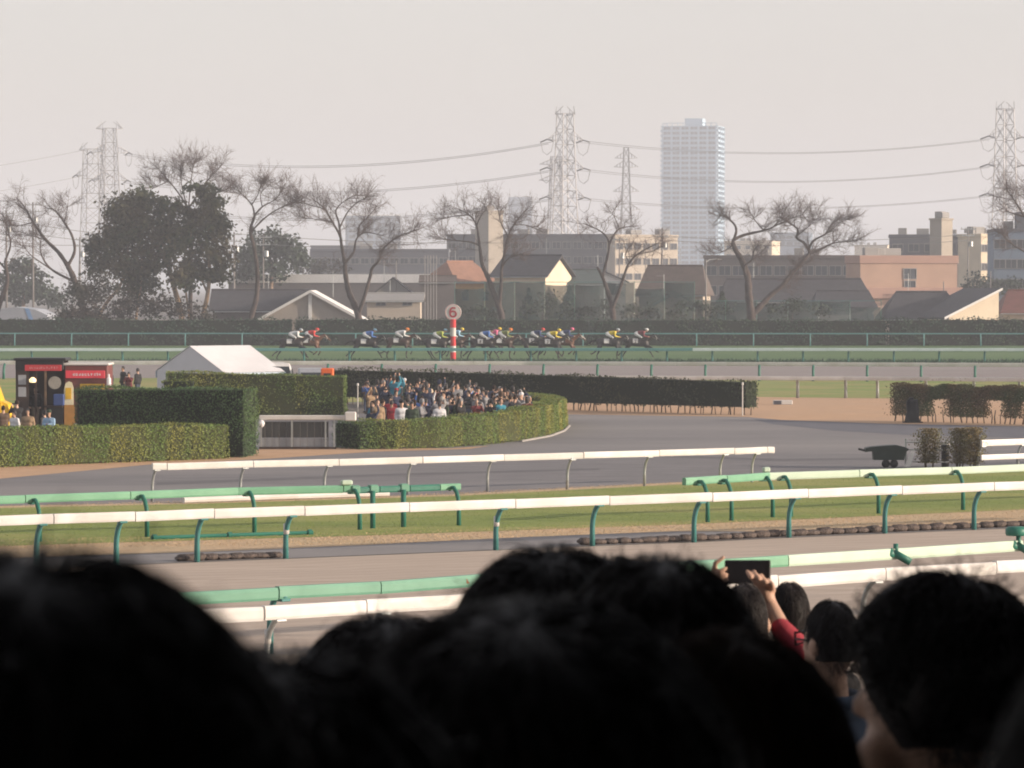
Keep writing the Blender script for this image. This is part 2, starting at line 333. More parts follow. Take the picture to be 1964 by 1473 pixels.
# kerb of rounded turf-and-soil bags at the inner dirt rail
m_bag = M('soil_bag', (.12, .095, .082), (.06, .046, .042), rough=.95, scale=9, bump=.8, bscale=18)
kt = thing('soil_bag_kerb', 'row of rounded dark soil bags along the inner edge of the dirt course', 'kerb', (0, 0, 0))
def on_line(line, px):
    for (x0, y0), (x1, y1) in zip(line, line[1:]):
        if x0 <= px <= x1: return y0 + (y1 - y0) * (px - x0) / (x1 - x0)
    return line[-1][1] if px > line[-1][0] else line[0][1]
bag = []
for k in range(4):
    r_ = random.Random(k); t = MB(); prof = []
    t.box((0, 0, .085), (.40, .30, .17), 0, 0, .06)
    t.v = [(x + r_.uniform(-.03, .03), y + r_.uniform(-.02, .02), max(0, z + r_.uniform(-.02, .02))) for x, y, z in t.v]
    bag.append(t.mesh('soil_bag', m_bag, True))
x = 355.0
while x < 2010:
    if x < 545 or x > 1120:
        g = G(x, on_line(KERB, x) - 2.2)
        o = link('soil_bag', bag[random.randrange(4)], kt, g + Vector((0, 0, 0.008)), TRK + random.uniform(-.15, .15)); o.scale = (random.uniform(.85, 1.25), 1, random.uniform(.7, 1.05))
    x += 24

# ------------------------------------------------------------------ running rails
def prof_beam(mb, a, b, w, h, mi=0):
    a, b = Vector(a), Vector(b); d = (b - a).normalized(); n = Vector((-d.y, d.x, 0)).normalized(); u = Vector((0, 0, 1))
    pr = [(-.5, -.3), (-.42, -.5), (.42, -.5), (.5, -.3), (.5, .25), (.36, .5), (-.36, .5), (-.5, .25)]
    vs = [p + n * q[0] * w + u * q[1] * h for p in (a, b) for q in pr]
    fs = [tuple(range(8)), tuple(range(15, 7, -1))] + [((i + 1) % 8, i, 8 + i, 8 + (i + 1) % 8) for i in range(8)]
    mb.add(vs, fs, mi)
def rail(name, label, line, x0, x1, joints, posts, over, zr, mat, pmat, beam=(.14, .21), pr=.05, mats=None, post_shape='bent', group=None, band=()):
    def base(px): return G(px, on_line(line, px))
    dirs = (base(x1) - base(x0)).normalized(); perp = Vector((-dirs.y, dirs.x, 0)) * over
    o0 = base((x0 + x1) / 2); root = thing(name, label, 'rail', o0, 0, group)
    def top(px): return base(px) + perp + Vector((0, 0, zr)) - o0
    js = [x0] + [j for j in joints if x0 < j < x1] + [x1]
    for a, b in zip(js, js[1:]):
        mb = MB(); A, B = top(a), top(b); d = (B - A).normalized() * .012
        zj = Vector((0, 0, random.uniform(-.014, .014) if beam[1] >= .19 else 0)); prof_beam(mb, A + d + zj, B - d - zj * .6, *beam)
        mt = mat
        for (s0, s1, mm) in (mats or []):
            if s0 <= (a + b) / 2 <= s1: mt = mm
        mb.build('rail_section', mt, root)
    sg = 1 if over >= 0 else -1; pv = perp.normalized() if perp.length > 1e-6 else Vector((0, 0, 0))
    zt = zr - beam[1] / 2 + .03
    ov = abs(over)
    if post_shape == 'bent': prf = [(0, -.05), (0, zt * .45), (.03 * ov / .35, zt * .62), (.10 * ov / .35, zt * .78), (.20 * ov / .35, zt * .90), (ov * .86, zt * .985), (ov, zt)]
    elif post_shape == 'hook': prf = [(0, -.05), (0, zt * .62), (.04, zt * .78), (.12, zt * .93), (.24, zt * 1.04), (ov * .96, zt * 1.04), (ov + .05, zt * .98)]
    else: prf = [(ov, -.05), (ov, zt)]
    pm = MB(); pm.tube([pv * p[0] + Vector((0, 0, p[1])) for p in prf], [pr * 1.12] + [pr] * (len(prf) - 1), 8)
    pme = pm.mesh('post', pmat, True)
    bk = MB(); bk.box((0, 0, 0), (.20, beam[0] * 1.12, .05), 0, 0, .012); brm = bk.mesh('bracket', pmat)
    for p in posts:
        po = link('post', pme, root, base(p) - o0)
        if beam[1] >= .19 and line[0][1] > 880: link('bracket', brm, po, perp + Vector((0, 0, zr - beam[1] * .5 - .012)), math.atan2(dirs.y, dirs.x))
        if p in band:
            bm_ = MB(); k0, k1 = prf[1], prf[3]; c = pv * (.03 if post_shape == 'bent' else .0)
            bm_.tube([c + Vector((0, 0, zt * .55)), c * 1.2 + Vector((0, 0, zt * .78))], pr * 1.1, 8); bm_.build('white_band', m_white, po, True)
    return root, base, top
L1 = [(-200, 1336), (470, 1301), (1964, 1190), (2400, 1160)]
r1, b1, t1 = rail('running_rail', 'nearest white rail low behind the crowd, its middle hidden by heads', L1, -200, 2300, [480, 675, 862, 1060, 1258, 1462, 1668, 1880, 2090], [-60, 318, 512, 712, 1010, 1330, 1655], -.38, 1.08, m_white, m_steel, (.16, .23), .05, group='white running rails', band=(512,))
# A-frame leg at the right end of the nearest rail
mb = MB(); q = b1(1950) - r1.location; tq = t1(1950)
for s_ in (-.05, .5): mb.tube([tq - Vector((0, 0, .12)), Vector((tq.x + s_, tq.y - .1, 0))], .045, 8)
mb.tube([(tq.x + .02, tq.y - .02, .35), (tq.x + .42, tq.y - .02, .35)], .035, 6); mb.build('brace_frame', m_teal, r1, True)
L2 = [(-200, 1302), (520, 1254), (1964, 1143), (2400, 1112)]
r2, b2, t2 = rail('green_rail', 'green backed rail just behind the nearest white rail', L2, -200, 1930, [120, 505, 700, 905, 1110, 1340, 1480, 1682], [-80, 120, 518, 905, 1110], -.40, 1.08, m_mgreen, m_teal, (.16, .215), .055, mats=[(1300, 1482, m_lgreen), (1481, 2000, m_cream)], post_shape='hook', group='green running rails')  # cream right-hand sections: sunlit top face put into the colour
for px in (1690, 1925):                                # clamp fittings with a capped knob
    c = t2(px); mb = MB()
    mb.tube([c + Vector((-.22, -.12, -.02)), c + Vector((-.05, -.12, .03))], .10, 10); mb.tube([c + Vector((-.05, -.12, .03)), c + Vector((.28, -.14, -.16))], .075, 10)
    mb.tube([c + Vector((0, -.05, 0)), c + Vector((0, -.05, .2))], .05, 8)
    if px > 1800: mb.lathe([(.06, 0), (.2, .01), (.22, .06), (.22, .14), (.18, .19), (.02, .2)], 14, (c.x - .05, c.y - .05, c.z + .2))
    mb.build('clamp', m_dgreen, r2, True)
mb = MB(); c = t2(868); mb.add([c + Vector((-.06, -.10, -.03)), c + Vector((.06, -.10, -.03)), c + Vector((0, -.10, .07))], [(0, 1, 2)]); mb.build('orange_mark', M('orange_paint', (.55, .22, .12)), r2)
L3 = KERB
rail('running_rail', 'long white rail on green posts above the soil bag kerb', L3, -300, 2300, [-90, 90, 246, 397, 570, 770, 973, 1153, 1350, 1533, 1713, 1889, 2080], [70, 223, 378, 548, 951, 1136, 1331, 1513, 1697, 1868], -.33, 1.13, m_white, m_teal, (.14, .22), .062, group='white running rails', band=(548, 951))
L4 = [(-300, 1052), (72, 1040), (280, 1030), (486, 1021), (688, 1017), (735, 1020.5), (878, 1022), (900, 1021)]
L4a = [(-300, 1056), (72, 1040), (280, 1031), (486, 1022), (688, 1017), (900, 1008)]
r4, b4, t4 = rail('green_rail', 'pale green rail with curled posts ending left of the gap', L4a, -300, 690, [-150, 60, 262, 470, 672], [-130, 76, 282, 488, 690], .40, 1.06, m_lgreen, m_dgreen, (.15, .20), .055, post_shape='hook', group='green running rails')
mb = MB(); c = t4(672); mb.box(c + Vector((.1, -.02, .17)), (.30, .18, .13), .3, 0, .03); mb.build('cap_block', m_cream, r4)
r4c, b4c, t4c = rail('green_rail', 'short dark green rail on straight posts at the end of the pale green one', L4a, 694, 898, [742, 800, 858], [880], .40, 1.02, m_dgreen, m_dgreen, (.15, .17), .055, mats=[(856, 900, m_lgreen)], post_shape='hook', group='green running rails', band=())
pm = MB(); pm.tube([(0, 0, -.05), (0, 0, 1.0)], [.07, .07], 8); pme = pm.mesh('post', m_dgreen, True)
for px in (731, 790): link('post', pme, r4c, t4c(px) * 1 - Vector((0, .15, 1.02)))
for px in (690, 731, 790):
    mb = MB(); c = t4c(px if px > 694 else 696); mb.box(c + Vector((0, -.02, .02)), (.26, .2, .22), .5, 0, .03); mb.build('bracket', m_mgreen, r4c)
L4b = [(1315, 1005), (1355, 1003), (1402, 1000), (1481, 993), (1684, 986), (1846, 979), (2400, 955)]
r4b, b4b, t4b = rail('green_rail', 'green rail with curled posts starting right of the gap in the verge', L4b, 1330, 2350, [1410, 1492, 1665, 1842, 2010], [1357, 1403, 1482, 1517, 1685, 1847, 2015], .42, 1.12, m_cream, m_dgreen, (.15, .20), .055, mats=[(1300, 1494, m_lgreen)], post_shape='hook', group='green running rails')
mb = MB(); c = t4b(1488); mb.box(c + Vector((0, 0, .18)), (.20, .16, .14), .3, 0, .03); mb.build('cap_block', m_cream, r4b)
L5 = [(200, 965), (292, 963), (783, 949), (935, 943), (1088, 939), (1236, 933), (1442, 926), (1500, 924)]
rail('running_rail', 'short white rail with open ends standing on the asphalt edge', L5, 283, 1474, [311, 476, 640, 800, 956, 1108, 1253, 1397, 1460], [292, 461, 622, 782, 935, 1088, 1236, 1381, 1442], -.30, 1.06, m_white, m_steel, (.13, .20), .045, group='white running rails')
# two-bar white barrier at the right edge
L5b = [(1860, 901), (1880, 900), (2300, 884)]
r5b, b5b, t5b = rail('double_bar_rail', 'white two-bar barrier behind the right end of the green rail', L5b, 1872, 2300, [2080], [1876, 1952, 2030, 2110, 2200], -.25, .92, m_white, m_steel, (.10, .21), .05, group='white running rails')
mb = MB(); prof_beam(mb, t5b(1872) - Vector((0, 0, .50)), t5b(2300) - Vector((0, 0, .50)), .08, .18); mb.build('lower_bar', m_white, r5b)
# poles lying in the grass
mb = MB(); a, b = G(352, 966), G(745, 953); mb.tube([a + Vector((0, 0, .1)), a.lerp(b, .5) + Vector((0, 0, .11)), b + Vector((0, 0, .1))], .09, 8)
tag(mb.build('loose_pole', m_white), 'white pole lying flat along the far edge of the verge', 'pole')
mb = MB(); a, b = G(290, 1036), G(600, 1026); d = (b - a)
mb.tube([a + Vector((0, 0, .06)), b + Vector((0, 0, .06))], .05, 8)
for t in (.02, .48, .98): mb.tube([a + d * (t - .012) + Vector((0, 0, .06)), a + d * (t + .012) + Vector((0, 0, .06))], .085, 8)
tag(mb.build('loose_pole', m_dgreen), 'dark green pole lying on the dry grass under the green rail', 'pole')
# back-straight rails
def span(x0, x1, st): return [x0 + st * i for i in range(int((x1 - x0) / st) + 1)]
m_tealb = M('back_rail_teal', (.10, .25, .25), (.07, .20, .20), rough=.4, scale=.6)
m_pale = M('back_rail_pale', (.50, .58, .58), (.38, .48, .48), rough=.4, scale=.6)
L6 = [(-300, 762), (1100, 762), (1530, 763.5), (1683, 764), (2300, 770)]
rail('running_rail', 'pale rail with curved posts on the infield grass beyond the sand path', L6, 700, 2300, span(790, 2300, 92), [1160, 1252, 1345, 1438, 1530, 1622, 1683, 1776, 1868, 1955, 2040], -.33, 1.12, m_white, m_steel, (.13, .22), .085, group='rails of the back straight')
L7 = [(-300, 727), (1000, 729), (1964, 733), (2300, 734)]
rail('running_rail', 'pale rail along the near side of the back dirt course', L7, -250, 2300, span(-160, 2300, 97), span(-200, 2300, 103.5), .33, 1.12, m_white, m_dgreen, (.13, .26), .085, group='rails of the back straight')
L8 = [(-300, 697), (1000, 696), (1964, 696.5), (2300, 697)]
rail('running_rail', 'green rail the horses run behind on the back straight', L8, -250, 2300, span(-220, 2300, 86), span(-200, 2300, 87), -.33, 1.10, m_tealb, m_teal, (.15, .24), .085, mats=[(-300, 480, m_pale), (1330, 2400, m_pale)], group='rails of the back straight')
L9 = [(-300, 663.5), (2300, 664.5)]
rail('running_rail', 'thin green outer rail in front of the tall far hedge', L9, -250, 2300, span(-200, 2300, 109), span(-190, 2300, 109), .25, 1.30, m_tealb, m_tealb, (.1, .14), .07, group='rails of the back straight')

# ------------------------------------------------------------------ hedges
def leafmat(name, a, b, t2=None, isl=.35, ts=.35, st=None): return M(name, a, b, rough=.65, scale=1.3, island=isl, trans=.18, tint2=t2, tscale=ts, stretch=st)
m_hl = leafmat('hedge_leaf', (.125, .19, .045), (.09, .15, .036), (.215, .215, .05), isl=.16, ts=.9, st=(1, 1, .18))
m_hd = leafmat('shade_dark_hedge_leaf', (.062, .122, .046), (.046, .098, .038), (.078, .128, .042), isl=.25)  # darkened copy of the hedge leaf; shade put into the colour
m_hb = leafmat('brown_hedge_leaf', (.13, .085, .042), (.09, .06, .03), (.07, .088, .036), ts=.8)
m_hf = leafmat('far_hedge_leaf', (.022, .056, .032), (.015, .042, .024), (.03, .056, .028), ts=.12)
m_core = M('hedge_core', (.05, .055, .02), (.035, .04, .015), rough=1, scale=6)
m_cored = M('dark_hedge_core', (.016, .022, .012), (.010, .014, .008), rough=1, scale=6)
m_stem = M('hedge_stem', (.11, .085, .06), (.07, .05, .035), rough=.95)
def hedge(name, label, path, width, hgt, z0=0.0, leaf=None, size=.11, dens=70, stems=0, ragged=.03, ends=True, top_dens=.6, core_on=True, fill=0):
    """path: ground points of the FRONT foot; thickness grows away from the camera side (left of travel)."""
    path = [Vector((p[0], p[1], 0)) for p in path]; hs_ = hgt if hasattr(hgt, '__len__') else [hgt] * len(path)
    root = thing(name, label, 'hedge', path[0])
    nrm = []
    for i in range(len(path)):
        d = (path[min(i + 1, len(path) - 1)] - path[max(i - 1, 0)]); d.z = 0; d.normalize(); nrm.append(Vector((-d.y, d.x, 0)))
    back = [p + n * width for p, n in zip(path, nrm)]; O = path[0]
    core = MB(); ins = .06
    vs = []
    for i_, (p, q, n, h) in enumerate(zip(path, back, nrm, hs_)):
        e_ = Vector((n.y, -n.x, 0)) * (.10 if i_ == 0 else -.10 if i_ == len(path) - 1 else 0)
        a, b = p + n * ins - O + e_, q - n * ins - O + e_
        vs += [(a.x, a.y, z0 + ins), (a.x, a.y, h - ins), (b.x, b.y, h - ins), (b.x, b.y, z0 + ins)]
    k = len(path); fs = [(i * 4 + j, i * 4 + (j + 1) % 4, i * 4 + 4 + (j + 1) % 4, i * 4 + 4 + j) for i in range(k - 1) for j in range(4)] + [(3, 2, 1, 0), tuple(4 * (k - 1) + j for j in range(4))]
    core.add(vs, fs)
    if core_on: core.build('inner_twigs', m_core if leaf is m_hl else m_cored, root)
    pos, nn = [], []
    def quad(A, B, Cc, D, n, dn):
        area = ((B - A).length + (Cc - D).length) / 2 * ((D - A).length + (Cc - B).length) / 2; N = int(area * dn)
        u, v = rng.random((N, 1)), rng.random((N, 1)); A, B, Cc, D = (np.array(x) for x in (A, B, Cc, D))
        p = (A * (1 - u) + B * u) * (1 - v) + (D * (1 - u) + Cc * u) * v
        bulge = (np.sin(p[:, :1] * 1.7 + p[:, 2:] * 2.3) + np.sin(p[:, :1] * .6 + p[:, 1:2] * .9 + 1)) * ragged * 1.3 + rng.normal(size=(N, 1)) * ragged
        pos.append(p + np.array(n) * (bulge - .02)); nn.append(np.tile(np.array(n), (N, 1)))
    up = Vector((0, 0, 1))
    for i in range(k - 1):
        a, b, c, d = path[i] - O, path[i + 1] - O, back[i + 1] - O, back[i] - O; h0, h1 = hs_[i], hs_[i + 1]; n = (nrm[i] + nrm[i + 1]).normalized()
        quad(a + up * z0, b + up * z0, b + up * h1, a + up * h0, -n, dens); quad(d + up * z0, c + up * z0, c + up * h1, d + up * h0, n, dens * .5)
        quad(a + up * h0, b + up * h1, c + up * h1, d + up * h0, up, dens * top_dens)
    if ends:
        for i, sgn in ((0, -1), (k - 1, 1)):
            a, b = path[i] - O, back[i] - O; t = Vector((nrm[i].y, -nrm[i].x, 0)) * sgn
            quad(a + up * z0, b + up * z0, b + up * hs_[i], a + up * hs_[i], t, dens)
    if fill:                                           # loose, see-through hedge: leaves through its depth, thinning near the foot
        for i in range(k - 1):
            L_ = (path[i + 1] - path[i]).length; N = int(L_ * fill); u, v = rng.random((N, 1)), rng.random((N, 1)); w_ = rng.random((N, 1)) ** .8
            p = np.array(path[i] - O) * (1 - u) + np.array(path[i + 1] - O) * u + np.array(nrm[i]) * width * v; hh_ = hs_[i] + .06 * np.sin(u * L_ * 2.3 + i) + .05 * np.sin(u * L_ * 5.1)
            p[:, 2:] = z0 + (hh_ - z0) * w_ ; gap = (np.sin(u * L_ * 1.9 + i * 2) + np.sin(u * L_ * 4.3) * .6)[:, 0]; keep = ~((gap < -.35) & (w_[:, 0] < .55))
            pos.append(p[keep]); nn.append(np.tile(np.array(-nrm[i]), (keep.sum(), 1)))
    pos = np.concatenate(pos); nn = np.concatenate(nn)
    V, F = leaf_cards(pos, nn, size, .5); o = link('foliage', np_mesh('foliage', V, F, leaf), root); o['kind'] = 'stuff'
    if stems:
        L = [0]; 
        for i in range(k - 1): L.append(L[-1] + (path[i + 1] - path[i]).length)
        s_ = .15
        while s_ < L[-1]:
            i = max(j for j in range(k - 1) if L[j] <= s_); t = (s_ - L[i]) / (L[i + 1] - L[i])
            p = path[i].lerp(path[i + 1], t) + nrm[i] * width * random.uniform(.3, .6) - O
            mb = MB(); top = p + Vector((random.uniform(-.12, .12), random.uniform(-.1, .1), z0 + .35)); r = random.uniform(.022, .045)
            mb.tube([p, p.lerp(top, .5) + Vector((random.uniform(-.04, .04), 0, 0)), top], [r, r * .8, r * .6], 5); mb.build('stem', m_stem, root)
            s_ += stems * random.uniform(.5, 1.5)
    return root
# front-left low hedge
hedge('clipped_hedge', 'low sunlit front hedge with yellowing streaks at the left edge', [G(-260, 906), G(0, 897), G(220, 888), G(441, 880)], 1.2, [1.42, 1.40, 1.34, 1.26], leaf=m_hl, size=.075, dens=400)
# tall dark hedge behind it
e = G(470, 878); l = Vector((-math.cos(R(11)), math.sin(R(11)), 0))
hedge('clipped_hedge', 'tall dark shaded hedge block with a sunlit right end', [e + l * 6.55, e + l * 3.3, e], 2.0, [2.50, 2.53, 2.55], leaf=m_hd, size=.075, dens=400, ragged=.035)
# middle hedge by the tent
a, b = G(318, 803), G(662, 803)
hedge('clipped_hedge', 'mid-height olive hedge between the tent and the spectators', [a, a.lerp(b, .5), b], 1.5, [2.22, 2.14, 2.02], leaf=m_hl, size=.095, dens=230)
a, b = G(310, 812), G(374, 812)
hedge('clipped_hedge', 'small bright yellow-green hedge top beside the tent foot', [a, b], .8, 1.98, leaf=leafmat('bright_hedge_leaf', (.12, .15, .02), (.08, .11, .02)), size=.12, dens=80)
# long dark hedge behind the spectators
a, b = P(630, 700, 205), P(1432, 700, 187)
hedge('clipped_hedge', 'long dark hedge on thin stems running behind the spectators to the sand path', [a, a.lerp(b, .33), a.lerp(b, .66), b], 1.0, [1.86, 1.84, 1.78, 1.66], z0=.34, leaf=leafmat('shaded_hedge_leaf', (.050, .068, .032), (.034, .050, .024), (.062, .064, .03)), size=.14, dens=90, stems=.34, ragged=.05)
# brown sparse hedge on the right
a, b = P(1706, 700, 179), P(2150, 700, 171)
hedge('clipped_hedge', 'sparse brownish hedge on bare stems at the right edge', [a, a.lerp(b, .5), b], .8, [1.74, 1.72, 1.7], z0=.28, leaf=m_hb, size=.085, dens=30, stems=.30, ragged=.10, core_on=False, fill=3800)
# rounded hedge in front of the spectators
fp = [G(690, 862), G(760, 861.5), G(840, 859.5), G(920, 854.5), G(990, 847), G(1045, 837.5), G(1078, 826), G(1087, 817)]
fp += [P(1083, 700, 176.5), P(1065, 700, 180), P(1035, 700, 182.5), P(1008, 700, 184)]
hedge('rounded_hedge', 'low curved hedge in front of the standing spectators', fp, 1.05, [1.10, 1.12, 1.16, 1.2, 1.24, 1.26, 1.26, 1.24, 1.22, 1.2, 1.2, 1.2], leaf=m_hl, size=.075, dens=400)
e2 = G(690, 862.5); w2 = G(640, 858)
hedge('clipped_hedge', 'shaded end of the curved hedge, set in darker leaves, beside the white gate', [w2, e2], .9, 1.02, leaf=m_hd, size=.085, dens=260)  # same hedge; the end's shade is put into the leaf colour
# tall far hedge along the back straight
for i, (x0, x1, h) in enumerate(((-260, 560, 2.72), (566, 1130, 2.72), (1136, 1700, 2.66), (1706, 2300, 2.70))):
    a, b = P(x0, 660, 398), P(x1, 660, 398)
    hedge('tall_hedge', 'tall dark hedge behind the back straight, ' + ('its leftmost stretch', 'stretch left of the furlong pole and bare trees', 'stretch behind the leading horses', 'its rightmost stretch')[i], [a, a.lerp(b, .3), a.lerp(b, .7), b], 1.6, [h, h + .06, h - .03, h], leaf=m_hf, size=.26, dens=34, ragged=.10)

m_shr = leafmat('olive_brown_leaf', (.20, .15, .07), (.14, .105, .05), (.14, .15, .06), ts=.9)
# shrubs at the right beside the barrier
def shrub(px, pyb, w, h, leaf, label, n=3000):
    g = G(px, pyb); root = thing('upright_shrub', label, 'shrub', g, 0, 'shrubs by the white barrier')
    pos = rng.uniform(-1, 1, size=(n, 3)) * np.array([w * .46, w * .4, 0]); pos[:, :2] += rng.normal(size=(n, 2)) * .09; pos[:, 0] *= 1 + .35 * np.sin(np.arange(n) % 7); pos[:, 2] = rng.uniform(.12, 1, n) * h; pos[:, :2] *= (.55 + .45 * np.sin(pos[:, 2:] / h * 2.6))
    V, F = leaf_cards(pos, pos * 0, .07, 1); o = link('foliage', np_mesh('foliage', V, F, leaf), root); o['kind'] = 'stuff'
    for k in range(5):
        mb = MB(); a = random.uniform(-.2, .2) * w; mb.tube([(a, 0, 0), (a * 1.4, random.uniform(-.1, .1), h * .5), (a * 2, 0, h * .9)], [.025, .02, .008], 5); mb.build('stem', m_stem, root)
shrub(1782, 897, .8, 1.38, m_shr, 'narrow brown-green shrub right of the dark cart')
shrub(1840, 899, .7, 1.42, m_shr, 'tall brown shrub next to the black bin')
shrub(1866, 900, .7, 1.46, m_shr, 'tall brown shrub touching the white two-bar barrier')

# ------------------------------------------------------------------ bare trees
m_bark = M('cherry_bark', (.085, .064, .056), (.048, .038, .036), rough=.95, scale=2.5, bump=.6)
m_barkl = M('pale_bark', (.32, .22, .14), (.16, .11, .08), rough=.95, scale=1.2, bump=.4)
m_twig = M('twig_bark', (.12, .085, .075), (.085, .06, .055), rough=.95, scale=1)
def spline(pts, n):
    pts = np.array(pts, float); t = np.linspace(0, len(pts) - 1, n); i = np.clip(t.astype(int), 0, len(pts) - 2); f = (t - i)[:, None]
    p0 = pts[np.clip(i - 1, 0, len(pts) - 1)]; p1 = pts[i]; p2 = pts[i + 1]; p3 = pts[np.clip(i + 2, 0, len(pts) - 1)]
    return .5 * ((2 * p1) + (-p0 + p2) * f + (2 * p0 - 5 * p1 + 4 * p2 - p3) * f ** 2 + (-p0 + 3 * p1 - 3 * p2 + p3) * f ** 3)
def bare_tree(label, limbs, Y, seed, twn=1.0, flat=.32, mat=None, reach=1.0):
    """limbs: (list of picture points, start radius, end radius); the first is the trunk, its foot at the ground."""
    rg = np.random.default_rng(seed); p0 = limbs[0][0][0]
    foot = P(p0[0], p0[1], Y); foot.z = 0; root = thing('bare_cherry_tree', label, 'tree', foot, 0, 'bare trees behind the far hedge')
    worlds = []; O = np.array(foot)
    for k, (pts, ra, rb) in enumerate(limbs):
        if k == 0: w = [np.array([0, 0, -.1])]; yo = 0.0
        else: w = []; yo = None
        sgn = rg.choice([-1, 1])
        for i, (x, y) in enumerate(pts):
            if k == 0 and i == 0: continue
            if k > 0 and i == 0:                       # spring from the nearest earlier limb
                q = np.array(P(x, y, Y)) - O
                cand = np.concatenate([W_[:, :] for W_ in worlds]); j = np.argmin((cand[:, 0] - q[0]) ** 2 + (cand[:, 2] - q[2]) ** 2); w.append(cand[j]); yo = cand[j][1]; continue
            yo = yo + sgn * rg.uniform(.05, .55) if k else yo + rg.normal() * .15
            w.append(np.array(P(x, y, Y + yo)) - O)
        sp = spline(w, max(8, len(w) * 5)); worlds.append(sp)
        r = np.linspace(ra * .9, rb * .75, len(sp)); r = r * (1 + .08 * np.sin(np.arange(len(sp)) * 1.7))
        mb = MB(); mb.tube([Vector(q) for q in sp], list(r), 8 if k == 0 else 6); mb.build('trunk' if k == 0 else 'limb', mat or m_bark, root, True)
    # branchlets and twigs grown from the limbs
    br, rad = [], []
    def grow(p, d, L, r0, r1, K=6, droop=0.0):
        q = [p]; dd = d / (np.linalg.norm(d) + 1e-9)
        for i in range(K - 1):
            dd = dd + rg.normal(size=3) * .16 + np.array([0, 0, .05 - droop * i / K]); dd /= np.linalg.norm(dd); q.append(q[-1] + dd * L / (K - 1))
        br.append(np.array(q)); rad.append(np.linspace(r0, r1, K)); return np.array(q)
    axis = worlds[0][-1]
    for k, w in enumerate(worlds):
        L = np.linalg.norm(np.diff(w, axis=0), axis=1).sum()
        n1 = int(L * (3.1 if k else .35) * twn) + (4 if k else 0)
        for _ in range(n1):
            t = rg.uniform(.25, 1) ** .6 if k else rg.uniform(.75, 1); i = min(int(t * (len(w) - 1)), len(w) - 2); p = w[i] + (w[i + 1] - w[i]) * rg.random()
            tan = w[i + 1] - w[i]; tan /= np.linalg.norm(tan) + 1e-9; out = np.array([p[0] - axis[0] * .3, p[1], 0.0]); out /= np.linalg.norm(out) + .3
            d = tan * .7 + rg.normal(size=3) * .85 + out * .6 + np.array([0, 0, flat]); 
            b1 = grow(p, d, rg.uniform(1.0, 2.2) * reach, .036, .016)
            for _ in range(6):
                j = rg.integers(1, 6); tn = b1[j] - b1[j - 1]; tn /= np.linalg.norm(tn)
                b2_ = grow(b1[j], tn + rg.normal(size=3) * .62 + np.array([0, 0, .15]), rg.uniform(.6, 1.3) * reach, .018, .010, 6, .1)
                for _ in range(5):
                    j2 = rg.integers(1, 6); tn = b2_[j2] - b2_[j2 - 1]; tn /= np.linalg.norm(tn)
                    grow(b2_[j2], tn + rg.normal(size=3) * .6, rg.uniform(.3, .8) * reach, .010, .006, 6, .1)
    V, F = np_tubes(np.array(br), np.array(rad) * .85); o = link('crown', np_mesh('crown', V, F, m_twig), root); o['kind'] = 'stuff'
    return root
YT = 403
bare_tree('bare tree forked low, right of the evergreen, over the grey gable roof', [
    ([(690, 662), (688, 610), (680, 585), (669, 560), (663, 530), (661, 505)], .46, .27), ([(661, 505), (655, 470), (652, 452), (640, 430), (622, 400), (600, 382)], .22, .06),
    ([(655, 455), (650, 428), (644, 405), (655, 390), (676, 376)], .15, .05), ([(661, 505), (678, 484), (684, 458), (702, 446), (735, 452)], .18, .05), ([(684, 455), (690, 432), (706, 416), (716, 404)], .12, .04),
    ([(690, 600), (698, 572), (710, 530), (714, 514), (728, 498), (735, 478), (762, 455), (800, 440)], .26, .06), ([(640, 430), (615, 422), (585, 418)], .08, .03), ([(652, 440), (668, 405), (690, 385), (705, 378)], .1, .03), ([(622, 400), (590, 392), (570, 388)], .07, .03)], YT, 3)
bare_tree('bare tree with two crossing stems just right of the furlong pole', [
    ([(964, 662), (963, 615), (957, 588), (946, 560), (935, 530), (925, 508), (921, 480)], .44, .22), ([(921, 480), (918, 458), (914, 432), (900, 412), (880, 402)], .18, .05), ([(921, 470), (900, 464), (868, 461), (842, 456)], .12, .04),
    ([(957, 588), (961, 545), (962, 515), (968, 485), (974, 455), (986, 430), (1004, 408)], .24, .06), ([(962, 512), (978, 494), (1005, 486)], .13, .04), ([(914, 430), (925, 410), (940, 395)], .1, .03), ([(974, 452), (960, 425), (955, 400)], .1, .03), ([(900, 412), (870, 415), (846, 418)], .08, .03), ([(986, 430), (1010, 432), (1028, 440)], .07, .03)], YT, 4, .9)
bare_tree('small bare V-shaped tree between the furlong pole and the white tower', [
    ([(1178, 662), (1176, 610), (1173, 585), (1164, 555), (1155, 530), (1145, 512)], .42, .15), ([(1155, 530), (1162, 505), (1168, 475), (1164, 455), (1146, 440), (1118, 428)], .2, .05), ([(1168, 470), (1178, 450), (1190, 438), (1220, 433)], .16, .05),
    ([(1174, 590), (1188, 556), (1196, 532), (1206, 506), (1225, 486), (1262, 466)], .26, .06), ([(1190, 438), (1180, 420), (1174, 408)], .07, .03), ([(1206, 506), (1200, 490), (1203, 478)], .08, .03), ([(1225, 486), (1250, 482), (1275, 470)], .08, .03)], YT, 5, .5)
